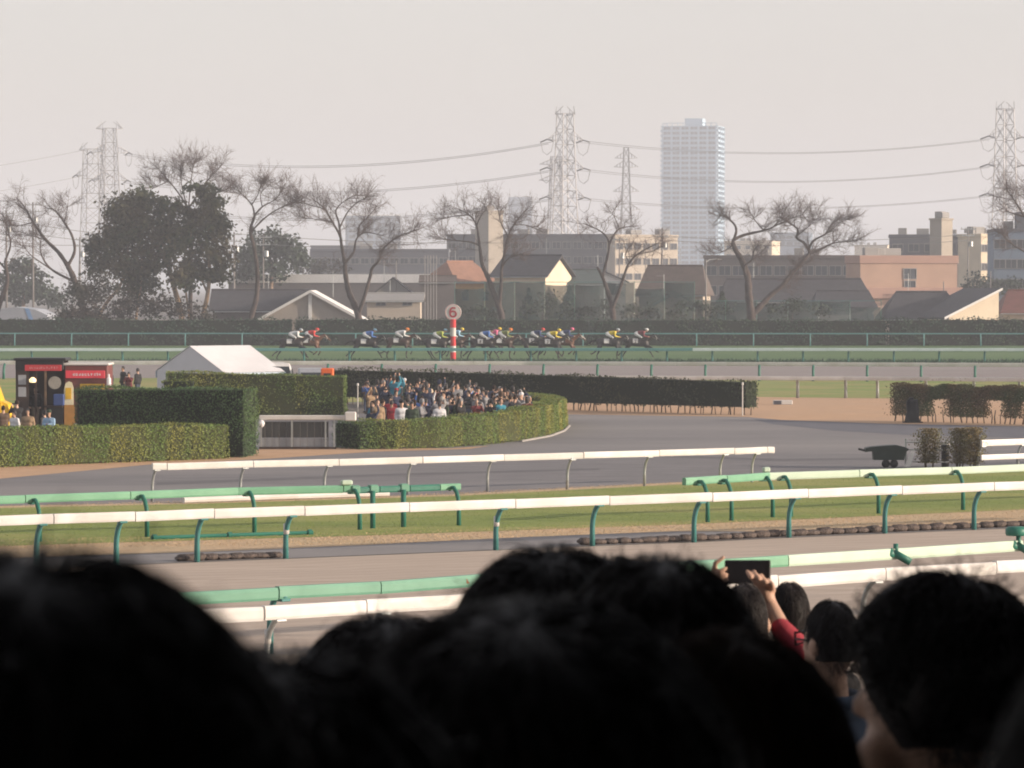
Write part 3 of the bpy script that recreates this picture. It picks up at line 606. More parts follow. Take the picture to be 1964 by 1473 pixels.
bare_tree('wide spreading bare tree with two heavy arching limbs right of the tower', [
    ([(1440, 664), (1441, 625), (1440, 600), (1436, 565), (1434, 532), (1424, 502), (1411, 480), (1405, 465)], .58, .30), ([(1405, 465), (1412, 444), (1408, 430), (1395, 418), (1380, 412)], .18, .06), ([(1408, 460), (1430, 450), (1465, 442), (1485, 434), (1500, 412)], .22, .05),
    ([(1441, 605), (1460, 586), (1478, 566), (1500, 548), (1518, 525), (1540, 500), (1556, 483)], .42, .24), ([(1556, 483), (1542, 466), (1528, 456), (1530, 440), (1510, 425), (1490, 415)], .2, .05), ([(1552, 486), (1578, 476), (1600, 466), (1640, 462)], .18, .05),
    ([(1548, 480), (1560, 462), (1585, 448), (1606, 432)], .16, .05), ([(1440, 540), (1428, 512), (1442, 498), (1446, 480), (1455, 470)], .16, .05), ([(1405, 470), (1388, 482), (1368, 486)], .1, .03), ([(1465, 442), (1450, 425), (1440, 408)], .09, .03), ([(1528, 452), (1550, 435), (1560, 420)], .1, .03), ([(1585, 448), (1600, 425), (1625, 420)], .08, .03), ([(1485, 434), (1520, 418), (1540, 412)], .08, .03)], YT, 6, 1.1)
bare_tree('slim leaning bare tree just right of the dark evergreen clump', [
    ([(478, 662), (480, 615), (490, 580), (494, 545), (492, 505), (486, 470), (480, 444), (488, 415)], .36, .18), ([(488, 415), (484, 395), (468, 376), (448, 360)], .12, .04), ([(489, 413), (504, 396), (528, 382), (542, 362)], .13, .04), ([(481, 444), (508, 418), (535, 400), (566, 388)], .13, .04), ([(484, 395), (495, 372), (500, 352)], .08, .03), ([(504, 396), (500, 372), (515, 355)], .07, .03)], YT, 8, 1.1)
bare_tree('dark leaning bare tree at the left, with long limbs over the white roof', [
    ([(172, 664), (165, 615), (155, 575), (142, 535), (130, 510)], .5, .34), ([(130, 510), (112, 484), (86, 458), (62, 424), (46, 396), (30, 378)], .28, .05), ([(130, 510), (143, 482), (138, 452), (122, 425), (106, 404), (88, 399)], .22, .05), ([(122, 428), (127, 412), (130, 395)], .09, .05), ([(140, 545), (98, 516), (78, 484), (80, 452)], .18, .05), ([(62, 424), (40, 432), (12, 432)], .08, .03), ([(98, 516), (60, 490), (45, 470)], .1, .03), ([(86, 458), (60, 452), (30, 450)], .08, .03)], YT, 9, .6)
bare_tree('tall thin bare tree rising behind the evergreen clump', [
    ([(366, 664), (365, 600), (366, 500), (364, 430), (358, 395)], .3, .16), ([(358, 395), (342, 370), (325, 348), (303, 322)], .13, .04), ([(362, 405), (378, 375), (398, 346), (424, 318)], .12, .04), ([(358, 395), (348, 352), (346, 318)], .1, .03), ([(364, 400), (366, 350), (372, 310)], .1, .03), ([(378, 375), (405, 372), (430, 366)], .08, .03), ([(325, 348), (305, 356), (292, 362)], .07, .03)], YT + 9, 10, 1.2)
bare_tree('bare tree cut by the right edge in front of the right pylon', [
    ([(2030, 664), (2028, 600), (2018, 540), (2002, 495)], .5, .3), ([(2002, 495), (1985, 450), (1965, 415), (1946, 385), (1930, 362)], .22, .05), ([(2004, 505), (1975, 488), (1944, 470), (1925, 452)], .16, .04), ([(1985, 450), (1990, 410), (1975, 370)], .14, .04), ([(1965, 415), (1940, 408), (1920, 400)], .1, .03)], YT, 12, .9)
bare_tree('bare tree cut by the left edge beside the utility poles', [
    ([(-18, 664), (-10, 610), (4, 570), (14, 540), (10, 500)], .42, .2), ([(10, 500), (20, 470), (15, 440), (5, 410)], .15, .04), ([(12, 520), (-20, 480), (-40, 450)], .15, .04)], YT, 13, .5)

# ------------------------------------------------------------------ evergreens
m_ev = leafmat('evergreen_leaf', (.048, .066, .024), (.024, .038, .016), (.085, .07, .036), isl=.45, ts=.25)
m_ev2 = leafmat('hazy_evergreen_leaf', (.032, .050, .028), (.022, .036, .02), None, isl=.35)
m_scrub = leafmat('winter_scrub', (.045, .034, .026), (.028, .022, .018), (.026, .03, .017), isl=.4)
def leafy(name, label, foot_px, Y, blobs, trunks, leaf, size=.34, dens=7.0, group=None, ydep=.8, bark=None):
    foot = P(foot_px, 640, Y); foot.z = 0; root = thing(name, label, 'tree', foot, 0, group); O = np.array(foot); s_ = FPX / Y
    pos, nn = [], []
    for (x, y, rx, ry) in blobs:
        c = np.array(P(x, y, Y + random.uniform(-.6, .6))) - O; r = np.array([rx / s_, (rx + ry) / 2 / s_ * ydep, ry / s_]); vol = r.prod() * 4.19
        nc = int(8 + vol * .5)                        # clumps give light and dark lobes with gaps
        d = rng.normal(size=(nc, 3)); d /= np.linalg.norm(d, axis=1, keepdims=True); cc = c + d * r * rng.uniform(.25, 1.0, (nc, 1))
        N = int(vol * dens * 2.6) + 160; wch = rng.integers(0, nc, N); off = rng.normal(size=(N, 3)) * np.array([.62, .62, .42]) * min(1.0, .35 + r.min() * .3)
        p = cc[wch] + off; pos.append(p); nn.append((p - c) / r * .6 + np.array([0, 0, .5]))
    V, F = leaf_cards(np.concatenate(pos), np.concatenate(nn), size, .6); o = link('crown', np_mesh('crown', V, F, leaf), root); o['kind'] = 'stuff'
    for k, (pts, ra, rb) in enumerate(trunks):
        w = [np.array(P(x, y, Y - .3 + .2 * k)) - O for x, y in pts]; sp = spline(w, len(w) * 4); mb = MB(); mb.tube([Vector(q) for q in sp], list(np.linspace(ra, rb, len(sp))), 7); mb.build('trunk' if k == 0 else 'limb', bark or m_barkl, root, True)
    return root
leafy('evergreen_tree', 'broad dark evergreen, left half of the big leafy clump', 260, 407, [(268, 385, 42, 30), (235, 410, 38, 38), (222, 455, 40, 46), (272, 435, 46, 50), (305, 398, 22, 22), (190, 495, 26, 34), (300, 480, 42, 42), (245, 505, 46, 34), (185, 470, 18, 24), (270, 545, 46, 34), (318, 440, 30, 40)],
      [([(192, 664), (190, 612), (205, 580), (228, 552), (242, 515), (246, 470)], .24, .1), ([(260, 664), (262, 600), (270, 550), (272, 470)], .16, .08), ([(345, 664), (348, 605), (332, 545), (318, 490), (312, 440)], .36, .16)], m_ev, size=.52, dens=12)
leafy('evergreen_tree', 'dark evergreen with a peaked top, right half of the big leafy clump', 385, 405, [(380, 362, 30, 16), (395, 392, 32, 34), (405, 440, 34, 44), (360, 420, 34, 34), (350, 470, 44, 40), (415, 490, 30, 36), (330, 395, 20, 20), (428, 440, 18, 28), (380, 520, 40, 30), (425, 525, 24, 24), (350, 530, 34, 30)],
      [([(384, 664), (388, 612), (398, 565), (402, 515), (396, 470)], .30, .14), ([(398, 560), (388, 540), (376, 515)], .14, .08), ([(364, 664), (362, 600), (356, 540), (368, 440)], .14, .07)], m_ev, size=.52, dens=12)
leafy('scrub_thicket', 'brownish leafless thicket below the evergreen clump', 170, 401, [(150, 560, 36, 34), (195, 560, 38, 34), (240, 585, 40, 28), (300, 585, 40, 26), (130, 600, 30, 26), (180, 610, 50, 26), (340, 595, 30, 22), (390, 600, 30, 16)], [([(160, 664), (158, 600), (150, 550)], .1, .05)], m_scrub, size=.34, dens=16, bark=m_bark)
leafy('evergreen_tree', 'round hazy green tree behind the slim bare tree', 520, 560, [(520, 468, 40, 32), (485, 480, 28, 36), (556, 480, 32, 30), (510, 510, 56, 30), (470, 515, 26, 30), (575, 500, 22, 26)], [([(520, 640), (520, 560), (522, 500)], .4, .2)], m_ev2, size=.75, dens=3.4)
leafy('evergreen_tree', 'dark bluish tree mass at the far left behind the white roof', 40, 600, [(45, 515, 30, 26), (25, 535, 26, 28), (70, 535, 24, 26), (50, 560, 50, 26), (100, 565, 30, 22)], [([(45, 630), (45, 560)], .4, .2)], m_ev2, size=.75, dens=3.4)
leafy('evergreen_tree', 'grey bushy tree line behind the bare V-shaped fork on the left', 600, 620, [(600, 510, 30, 20), (640, 515, 30, 18), (590, 530, 40, 20)], [([(600, 620), (600, 540)], .3, .2)], m_scrub, size=.5, dens=3)
leafy('evergreen_tree', 'dark trees at the foot of the cream apartment block', 1880, 560, [(1880, 540, 26, 18), (1905, 550, 24, 18), (1935, 545, 26, 20), (1860, 555, 22, 14)], [([(1890, 630), (1890, 560)], .3, .2)], m_ev2, size=.5, dens=4)
def conifer(px, top, Y, w, label):
    foot = P(px, 640, Y); foot.z = 0; H = P(px, top, Y).z; root = thing('conifer', label, 'tree', foot, 0, 'conifers behind the green netting')
    N = 2600; t = rng.random(N) ** .7; a = rng.random(N) * 6.283; r = w * (1.02 - t) * (1 + .25 * np.sin(t * 34)) * rng.uniform(.7, 1.05, N)
    pos = np.stack([np.cos(a) * r, np.sin(a) * r, .3 + t * (H - .3)], 1); V, F = leaf_cards(pos, np.stack([np.cos(a), np.sin(a), a * 0 + .4], 1), .34, .5)
    o = link('crown', np_mesh('crown', V, F, m_ev2), root); o['kind'] = 'stuff'; mb = MB(); mb.tube([(0, 0, 0), (0, 0, H * .9)], [.18, .03], 6); mb.build('trunk', m_bark, root)
conifer(1014, 553, 446, 1.6, 'pointed conifer behind the netting left of the bare V-shaped tree')
conifer(1092, 548, 447, 2.4, 'broad pointed conifer behind the netting beside the bare V-shaped tree')
conifer(1385, 560, 446, 2.2, 'pointed conifer left of the wide spreading bare tree')

for k_, (px, bl, lab) in enumerate(((1040, [(1015, 592, 26, 18), (1055, 585, 30, 24), (1085, 596, 24, 16)], 'dark bushy greenery before the netting beside the small V-shaped tree'), (1330, [(1300, 596, 26, 16), (1335, 590, 30, 20), (1375, 594, 26, 18)], 'dark bushes at the foot of the street lamp'),
        (1520, [(1490, 594, 24, 16), (1530, 588, 32, 20), (1570, 596, 26, 14)], 'dark bushes right of the wide spreading bare tree'), (905, [(890, 600, 22, 12), (915, 594, 20, 18), (940, 600, 22, 12)], 'low bushes just right of the furlong pole sign'), (1150, [(1130, 598, 26, 14), (1160, 592, 24, 18)], 'low bushes around the foot of the small V-shaped tree'), (1240, [(1215, 594, 26, 18), (1250, 598, 24, 14)], 'low bushes before the brown tiled roof'))):
    leafy('garden_bushes', lab, px, 421, bl, [([(px, 650), (px, 600)], .06, .04)], m_ev2, size=.34, dens=5, bark=m_bark)

# ------------------------------------------------------------------ the town behind
def wallmat(n, c, k=.86): return M('wall_' + n, c, tuple(x * k for x in c), rough=.85, scale=.35, detail=5)
m_rdark = M('dark_roof_tile', (.060, .058, .064), (.042, .041, .046), rough=.7, scale=1.2)
m_rbrown = M('brown_roof_tile', (.105, .080, .068), (.075, .058, .05), rough=.75, scale=1.2)
m_rtan = M('terracotta_roof_tile', (.30, .16, .11), (.22, .12, .085), rough=.75, scale=1.2)
m_rgreen = M('green_grey_roof', (.075, .095, .09), (.055, .075, .072), rough=.7, scale=1)
m_rred = M('red_brown_roof', (.16, .065, .055), (.12, .05, .04), rough=.7, scale=1)
m_pane = M('window_pane', (.05, .06, .075), (.035, .042, .055), rough=.12, spec=.6, scale=.3)
m_frame = M('window_frame', (.26, .26, .26), rough=.5)
m_beige = wallmat('beige', (.46, .40, .33)); m_grey = wallmat('grey', (.30, .29, .28)); m_cream_w = wallmat('cream', (.66, .56, .42)); m_wh = wallmat('white', (.70, .69, .67))
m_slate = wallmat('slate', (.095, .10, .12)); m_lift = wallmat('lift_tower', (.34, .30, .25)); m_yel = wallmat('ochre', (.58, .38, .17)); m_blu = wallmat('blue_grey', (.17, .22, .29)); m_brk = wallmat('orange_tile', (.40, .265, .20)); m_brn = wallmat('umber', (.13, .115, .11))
def windows(root, W, wlist, y, wmesh_cache={}):
    """wlist: (x, z, w, h) on the front face (local y); each a frame with a pane."""
    for (x, z, w, h) in wlist:
        key = (round(w, 2), round(h, 2))
        if key not in wmesh_cache:
            f = MB(); t = .09
            f.box((0, 0, h / 2 - t / 2), (w, .12, t)); f.box((0, 0, -h / 2 + t / 2), (w, .16, t)); f.box((-w / 2 + t / 2, 0, 0), (t, .12, h - 2 * t)); f.box((w / 2 - t / 2, 0, 0), (t, .12, h - 2 * t)); f.box((0, 0, 0), (.06, .09, h - 2 * t))
            p = MB(); p.box((0, .045, 0), (w - 2 * t + .01, .02, h - 2 * t + .01)); wmesh_cache[key] = (f.mesh('window', m_frame), p.mesh('pane', m_pane))
        a, b = wmesh_cache[key]; o = link('window', a, root, (x, y, z)); link('pane', b, o)
def flat_block(name, label, x0, x1, yt, Y, depth, mat, yaw=0.0, rows=0, cols=0, ww=1.4, wh=1.2, top=None, side=None, cat='building', parapet=.5, bands=0, group='buildings of the town behind', z0=0.0):
    """front face from picture x0 to x1 (its right corner), roof line at yt."""
    a, b = P(x0, yt, Y), P(x1, yt, Y); H = a.z; Wd = (b.x - a.x) / math.cos(yaw)
    root = thing(name, label, cat, (b.x, Y, 0), -yaw, group)   # local: front runs from -Wd to 0 along x, depth along +y
    mb = MB(); mb.box((-Wd / 2, depth / 2, H / 2), (Wd, depth, H)); mb.build('wall', mat, root)
    if parapet:
        mb = MB(); mb.box((-Wd / 2, depth / 2, H + .06 - parapet / 2), (Wd + .3, depth + .3, parapet), 0, 0, .04); mb.build('parapet', top or mat, root)
    for i in range(bands):
        z = H * (i + 1) / (bands + 1) ; mb = MB(); mb.box((-Wd / 2, -.35, z), (Wd - .2, .7, .9)); mb.build('balcony', top or mat, root)
    if H > 9 and parapet:                              # plant and railings on the roof
        for q in range(3):
            u_ = random.uniform(.12, .88); mb = MB(); mb.box((-Wd * u_, depth * random.uniform(.3, .7), H + .06 + .5), (random.uniform(1, 2.6), random.uniform(1, 2), random.uniform(.7, 1.3)), 0, 0, .05); mb.build('roof_unit', m_grey, root)
    if rows:
        zz = [H - 2.2 - 2.9 * r for r in range(rows)]
        windows(root, Wd, [(-Wd + Wd * (c + .5) / cols, z, ww, wh) for z in zz if z > 1 for c in range(cols)], -.04)
        if side:
            for z in zz:
                for c in range(side):
                    o = MB(); o.box((0.02, depth * (c + .5) / side, z), (.06, ww, wh)); o.build('window', m_pane, root)
    return root, Wd, H
def gable_house(name, label, x0, x1, ye, yr, Y, depth, wall, roof, yaw=0.0, axis='x', over=.45, rid=None, wins=(), trim=None, group='houses behind the far hedge', hip=0.0):
    """axis x: the ridge runs across the view; axis y: the gable faces the camera. ye, yr: eave and ridge line."""
    a, b, c = P(x0, ye, Y), P(x1, ye, Y), P((x0 + x1) / 2, yr, Y); He, Hr = a.z, c.z; Wd = (b.x - a.x) / math.cos(yaw)
    root = thing(name, label, 'house', ((a.x + b.x) / 2, Y, 0), -yaw, group); t = .18
    if axis == 'y':
        rx = 0 if rid is None else (rid - (x0 + x1) / 2) / sc(Y)
        mb = MB(); mb.extr([(-Wd / 2, 0, 0), (Wd / 2, 0, 0), (Wd / 2, 0, He), (rx, 0, Hr), (-Wd / 2, 0, He)], (0, depth, 0)); mb.build('wall', wall, root)
        for sx in (-1, 1):
            e = Vector((sx * (Wd / 2 + over), -over, He - over * (Hr - He) / (Wd / 2 - sx * rx))); r_ = Vector((rx, -over, Hr + .02)); n = Vector((0, 0, t))
            if (e - r_).length < .8: continue
            mb = MB(); mb.extr([e, r_, r_ + n, e + n], (0, depth + 2 * over, 0)); mb.build('roof_slope', roof, root)
            if trim:
                mb = MB(); mb.extr([e - Vector((0, .02, .12)), r_ - Vector((0, .02, .12)), r_ + n + Vector((0, -.02, .03)), e + n + Vector((0, -.02, .03))], (0, .14, 0)); mb.build('barge_board', trim, root)
    else:
        hp = hip * Wd
        mb = MB(); mb.box((0, depth / 2, He / 2), (Wd, depth, He)); mb.build('wall', wall, root)
        if not hip:
            for sx in (-1, 1):
                mb = MB(); mb.extr([(sx * (Wd / 2 - .15), 0, He - .01), (sx * (Wd / 2 - .15), depth, He - .01), (sx * (Wd / 2 - .15), depth / 2, Hr - .05)], (sx * .149, 0, 0)); mb.build('gable', wall, root)
        o = over
        f = [Vector((-Wd / 2 - o, -o, He - .1)), Vector((Wd / 2 + o, -o, He - .1)), Vector((Wd / 2 + o - hp, depth / 2, Hr)), Vector((-Wd / 2 - o + hp, depth / 2, Hr))]
        k = [Vector((p.x, depth - p.y, p.z)) for p in f]
        for nm, q in (('roof_slope', f), ('roof_slope', k)):
            mb = MB(); mb.extr(q, (0, 0, t)); mb.build(nm, roof, root)
        if hip:
            for sx in (0, 1):
                q = [f[0], f[3], k[0]] if sx == 0 else [f[1], f[2], k[1]]; mb = MB(); mb.extr([p + Vector((0, 0, .01)) for p in q], (0, 0, t - .02)); mb.build('roof_slope', roof, root)
        mb = MB(); mb.tube([f[3] + Vector((0, 0, t)), f[2] + Vector((0, 0, t))], .14, 6); mb.build('ridge_cap', roof, root)
    windows(root, Wd, wins, -.05)
    if axis == 'x':
        mb = MB(); mb.tube([(-Wd / 2 - over, -over - .06, He - .12), (Wd / 2 + over, -over - .06, He - .12)], .06, 6); mb.build('gutter', m_steel, root)
    if random.random() < .65:                          # roof aerial
        ax_ = random.uniform(-.3, .3) * Wd; ay_ = depth / 2; mb = MB(); zt_ = Hr + random.uniform(1.4, 2.4); mb.tube([(ax_, ay_, Hr - .6), (ax_, ay_, zt_)], .03, 5)
        for q in range(5): mb.tube([(ax_ - .1 - .16 * q, ay_ - .28, zt_ - .15), (ax_ - .1 - .16 * q, ay_ + .28, zt_ - .15)], .014, 4)
        mb.tube([(ax_, ay_, zt_ - .15), (ax_ - .85, ay_, zt_ - .15)], .018, 4); mb.build('aerial', m_steel, root)
    return root, Wd, He, Hr
# --- far, hazy
YTW = 2250
def tower():
    s_ = sc(YTW); yaw = R(11); a = P(1272, 241, YTW); b = P(1374, 241, YTW); H = a.z; Wd = (b.x - a.x) / math.cos(yaw); D = (19 / s_) / math.sin(yaw) * .8
    root = thing('apartment_tower', 'tall pale apartment tower with stacked balconies rising over the town', 'tower', (b.x, YTW, 0), -yaw)
    mw = wallmat('tower_shade_blue', (.42, .57, .70)); mp = M('tower_glass', (.17, .21, .26), (.12, .15, .19), rough=.2, scale=.1)  # white tower; blue skylight on its shaded face put into the wall colours
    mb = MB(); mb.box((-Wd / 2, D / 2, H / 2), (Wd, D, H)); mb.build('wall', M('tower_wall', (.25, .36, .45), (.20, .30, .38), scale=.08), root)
    fl = 34; fh = H / fl; slab = MB(); slab.box((-Wd / 2, D / 2, 0), (Wd + 2.6, D + 2.6, .5)); sm = slab.mesh('balcony_slab', mw)
    par = MB(); par.box((-Wd / 2, -1.3, .62), (Wd + 2.6, .15, .78)); par.box((1.3, D / 2, .62), (.15, D + 2.6, .78)); pmh = par.mesh('balcony_front', mw)
    for i in range(1, fl + 1):
        so_ = link('balcony_slab', sm, root, (0, 0, i * fh - .3))
        if i < fl: link('balcony_front', pmh, so_, (0, 0, 0))
    pil = MB(); pil.box((0, 0, H / 2), (.9, 1.5, H)); pm_ = pil.mesh('pillar', mw)
    for k in range(7): link('pillar', pm_, root, (-Wd + Wd * k / 6, -.85, 0))
    for k in range(1, 4): link('pillar', pm_, root, (.9, D * k / 3 - .6, 0), R(90))
    win = MB()
    for i in range(fl):
        z = i * fh + fh * .56
        for k in range(6):
            for q in (-.23, .23): win.box((-Wd + Wd * (k + .5 + q) / 6, -.03, z), (Wd / 6 * .36, .08, fh * .52))
        for k in range(3): win.box((.03, D * (k + .5) / 3, z), (.08, D / 3 * .6, fh * .52))
    o = win.build('window_panes', mp, root); o['kind'] = 'stuff'
    mb = MB(); mb.box((-Wd * .44, D * .4, H + 2.2), (Wd * .33, D * .5, 4.6)); mb.build('roof_house', mw, root)
    for k in (0, .1, .2, .3, .62, .72, .82, .92, 1):
        mb = MB(); mb.box((-Wd * k, .2, H + .9), (.5, .5, 2.2)); mb.build('mast', mw, root)
    mb = MB(); mb.box((-Wd / 2, -.9, H + 1.6), (Wd, .3, .35)); mb.build('roof_railing', mw, root)
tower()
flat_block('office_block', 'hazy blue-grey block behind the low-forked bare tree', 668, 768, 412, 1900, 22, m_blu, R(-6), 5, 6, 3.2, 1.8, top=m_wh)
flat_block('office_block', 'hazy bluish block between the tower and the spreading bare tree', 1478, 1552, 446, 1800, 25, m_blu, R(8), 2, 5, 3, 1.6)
flat_block('low_factory', 'long hazy low building left of the low-forked bare tree', 596, 700, 471, 1000, 30, m_slate, 0, 2, 8, 2.4, 1.3)
flat_block('low_factory', 'pale distant roof catching sun near the right houses', 1640, 1702, 470, 1400, 30, m_cream_w, R(10))
flat_block('low_factory', 'hazy pale block right of the distant sunlit roof', 1390, 1480, 462, 1300, 20, m_cream_w, R(12), 2, 5, 1.6, 1.2)
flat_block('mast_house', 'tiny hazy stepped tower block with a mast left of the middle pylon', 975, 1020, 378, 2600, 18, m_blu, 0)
# --- middle distance
flat_block('school_building', 'long dark flat-roofed building in the middle of the town', 856, 1178, 449, 760, 16, m_slate, R(8), 2, 16, 1.7, 1.4, top=m_slate, side=3)
flat_block('stair_tower', 'tall stair tower with a dark left face and a sunlit cream face', 911, 937, 404, 748, 3.4, m_lift, R(56), 0, 0, top=m_lift)
MATS_C = m_cream_w
flat_block('apartment_block', 'sunlit beige apartment block left of the white tower foot', 1178, 1300, 451, 740, 3, m_beige, R(-30), 3, 7, 1.6, 1.3, top=m_beige)
flat_block('low_factory', 'long dark low building under the low-forked tree', 596, 860, 478, 720, 14, m_slate, 0, 2, 14, 1.6, 1.2)
flat_block('warehouse', 'long warehouse with a pale roof edge left of the furlong pole', 436, 846, 527, 560, 18, m_brn, R(4), 0, 0, top=m_wh, parapet=1.25)
flat_block('apartment_block', 'long brown flat-roofed block behind the spreading bare tree', 1352, 1642, 490, 560, 12, m_brn, R(6), 2, 11, 1.8, 1.5, top=m_brn)
r, Wd, H = flat_block('apartment_block', 'orange-tiled flat building with a white-framed stair window', 1646, 1836, 491, 520, 6, m_brk, R(-14), 0, 0, top=wallmat('rose_tile', (.36, .225, .18)), parapet=1.1)
for z in (H - 3.6, H - 6.4):
    mb = MB(); mb.box((-Wd / 2, -.25, z - 1.4), (Wd + 1.2, .5, 1.5), 0, 0, .03)
    if z > H - 4: mb.build('spandrel_band', wallmat('rose_tile', (.5, .3, .2)), r)
windows(r, Wd, [(-Wd * .49, H - 2.4, 1.9, 1.5), (-Wd * .49, H - 4.5, 1.7, 2.4), (-Wd * .49, H - 7.8, 1.9, 1.5)], -.06)
mb = MB(); mb.box((-Wd * .49, -.8, H - 5.9), (4.2, 1.2, .16)); 
for k in range(11): mb.box((-Wd * .49 - 2 + .4 * k, -1.36, H - 5.3), (.06, .06, 1.1))
mb.box((-Wd * .49, -1.36, H - 4.75), (4.2, .09, .09)); mb.build('balcony', m_wh, r)
flat_block('apartment_block', 'grey flat block behind the orange-tiled building', 1708, 1860, 450, 640, 10, m_slate, R(5), 1, 5, 1.8, 1.4)
flat_block('stair_tower', 'roof stair tower, dark left face and sunlit right face, above the orange building', 1786, 1806, 419, 632, 2.6, m_lift, R(50), parapet=.3, top=m_lift)
m_cr2 = m_cream_w
flat_block('apartment_block', 'cream sunlit apartment house with outside stairs near the right edge', 1880, 1905, 449, 600, 6, m_cream_w, R(-30), 3, 2, 1.2, 1.2)
flat_block('apartment_block', 'narrow grey block left of the cream sunlit apartment house', 1858, 1882, 449, 605, 6, m_slate, R(4), 3, 2, 1.2, 1.2)
r, Wd, H = flat_block('apartment_block', 'large blue-grey block cut by the right edge below the pylon', 1908, 2060, 439, 560, 14, m_blu, R(3), 3, 7, 1.8, 1.4, top=m_slate)
mb = MB(); mb.box((-Wd * .45, 3, H + 1.2), (6, 5, 2.6)); mb.build('roof_house', m_slate, r)
# --- houses just behind the hedge
gable_house('gable_house', 'grey house with a broad front gable and pale barge boards at left', 500, 690, 612, 560, 432, 12, wallmat('taupe', (.34, .30, .26)), m_wh, 0, 'y', .5, None, (), m_wh)
gable_house('gable_house', 'dark roof running back behind the grey gable house', 408, 596, 596, 559, 440, 8, m_brn, m_rdark, 0, 'x')
mb = MB(); h = bpy.data.objects['gable_house']; mb.box((0, -.12, P(596, 562, 432).z / 2), (.38, .2, P(596, 566, 432).z)); mb.build('corner_post', m_wh, h)
gable_house('terrace_house', 'low beige house with small roof right of the low-forked tree', 704, 806, 577, 566, 450, 7, m_beige, m_grey, 0, 'x', wins=[(-1.5, 4.2, 1.2, .7), (1.6, 4.2, 1.2, .7)])
gable_house('terrace_house', 'grey house with steep dark gable behind the low beige one', 722, 786, 560, 534, 480, 7, m_grey, m_rdark, 0, 'y')
gable_house('terrace_house', 'brown house wall left of the ochre house', 806, 872, 541, 532, 470, 7, m_brn, m_rbrown, 0, 'x', .2)
gable_house('terrace_house', 'ochre sunlit house with terracotta hipped roof', 876, 948, 541, 504, 480, 7, m_yel, m_rtan, R(-35), 'x', .4, None, [(-1.6, 4.9, 1.0, 1.1), (1.4, 4.9, 1.0, 1.1)], hip=.22)
gable_house('gable_house', 'large dark-roofed house with a cream gable in the middle', 948, 1046, 530, 492, 470, 8, m_cream_w, m_rdark, R(24), 'x', .5)
gable_house('gable_house', 'low dark roof behind the green netting, centre', 1030, 1150, 545, 520, 475, 8, m_grey, m_rgreen, 0, 'x')
gable_house('gable_house', 'pale house with thin columns right of the small bare tree', 1112, 1200, 540, 521, 490, 7, m_wh, m_rdark, 0, 'y', wins=[(1.5, 5.6, 1.2, 1.2)])
gable_house('gable_house', 'brown tiled roof sloping towards the street lamp', 1226, 1348, 566, 512, 462, 10, m_beige, m_rbrown, R(8), 'x', hip=.12)
gable_house('gable_house', 'small dark roof with a pale gable left of the street lamp', 1250, 1342, 590, 563, 438, 7, m_beige, m_rgreen, 0, 'y')
gable_house('gable_house', 'long dark tiled house under the spreading bare tree', 1388, 1668, 578, 538, 448, 9, m_grey, m_rdark, 0, 'x', hip=.06)
gable_house('gable_house', 'lower dark hipped roof in front of the orange building', 1568, 1676, 590, 561, 436, 8, m_wh, m_rdark, 0, 'x', hip=.1)
gable_house('gable_house', 'dark hipped roof left of the cream lean-to gable', 1700, 1850, 612, 563, 434, 9, m_cream_w, m_rdark, 0, 'x', hip=.22)
# house with a single-pitch cream gable in the sun
Y0 = 430; a = P(1818, 606, Y0); b = P(1918, 606, Y0); tp = P(1918, 558, Y0)
rt = thing('lean_to_house', 'cream sunlit house with one long dark roof slope at right', 'house', ((a.x + b.x) / 2, Y0, 0), -R(-22), 'houses behind the far hedge'); w = (b.x - a.x) / 2 / math.cos(R(22))
mb = MB(); mb.extr([(-w, 0, 0), (w, 0, 0), (w, 0, tp.z), (-w, 0, a.z)], (0, 8, 0)); mb.build('wall', m_cream_w, rt)
mb = MB(); n = Vector((0, 0, .2)); e0, e1 = Vector((-w - .8, -.4, a.z - .35)), Vector((w + .25, -.4, tp.z + .12)); mb.extr([e0, e1, e1 + n, e0 + n], (0, 9, 0)); mb.build('roof_slope', m_rdark, rt)
mb = MB(); mb.extr([e0 - Vector((0, .05, .03)), e1 - Vector((0, .05, .03)), e1 + n + Vector((0, -.05, .03)), e0 + n + Vector((0, -.05, .03))], (0, .12, 0)); mb.build('barge_board', m_wh, rt)
gable_house('gable_house', 'house with a red-brown roof at the right edge', 1926, 2040, 600, 560, 440, 8, m_beige, m_rred, 0, 'x', hip=.2)
# white vaulted shed at far left
rt = thing('vaulted_shed', 'white plastic-covered vaulted shed at the left edge with a blue stripe', 'shed', tuple(P(30, 640, 425).xy) + (0,)); s_ = sc(425); hh = P(30, 589, 425).z
m_film = M('white_film', (.34, .36, .40), (.28, .30, .34), rough=.5, scale=.8)
mb = MB(); pr = [(-5.2, 0), (-5.2, hh * .5), (-4.4, hh * .76), (-2.6, hh * .93), (0, hh), (2.2, hh * .93), (3.4, hh * .78), (4.0, hh * .5), (4.0, 0)]
mb.extr([(x, 0, z) for x, z in pr], (0, 9, 0)); mb.build('cover', m_film, rt)
mb = MB(); mb.extr([(1.0, -.03, hh * .97), (1.5, -.03, hh * .96), (2.6, -.03, hh * .2), (2.1, -.03, hh * .2)], (0, .02, 0)); mb.build('blue_stripe', M('blue_film', (.20, .33, .55)), rt)
for k in range(6): mb = MB(); mb.tube([(-5.2 + 1.8 * k, -.05, 0), (-5.2 + 1.8 * k, -.05, hh * .6)], .04, 5); mb.build('hoop', m_steel, rt)
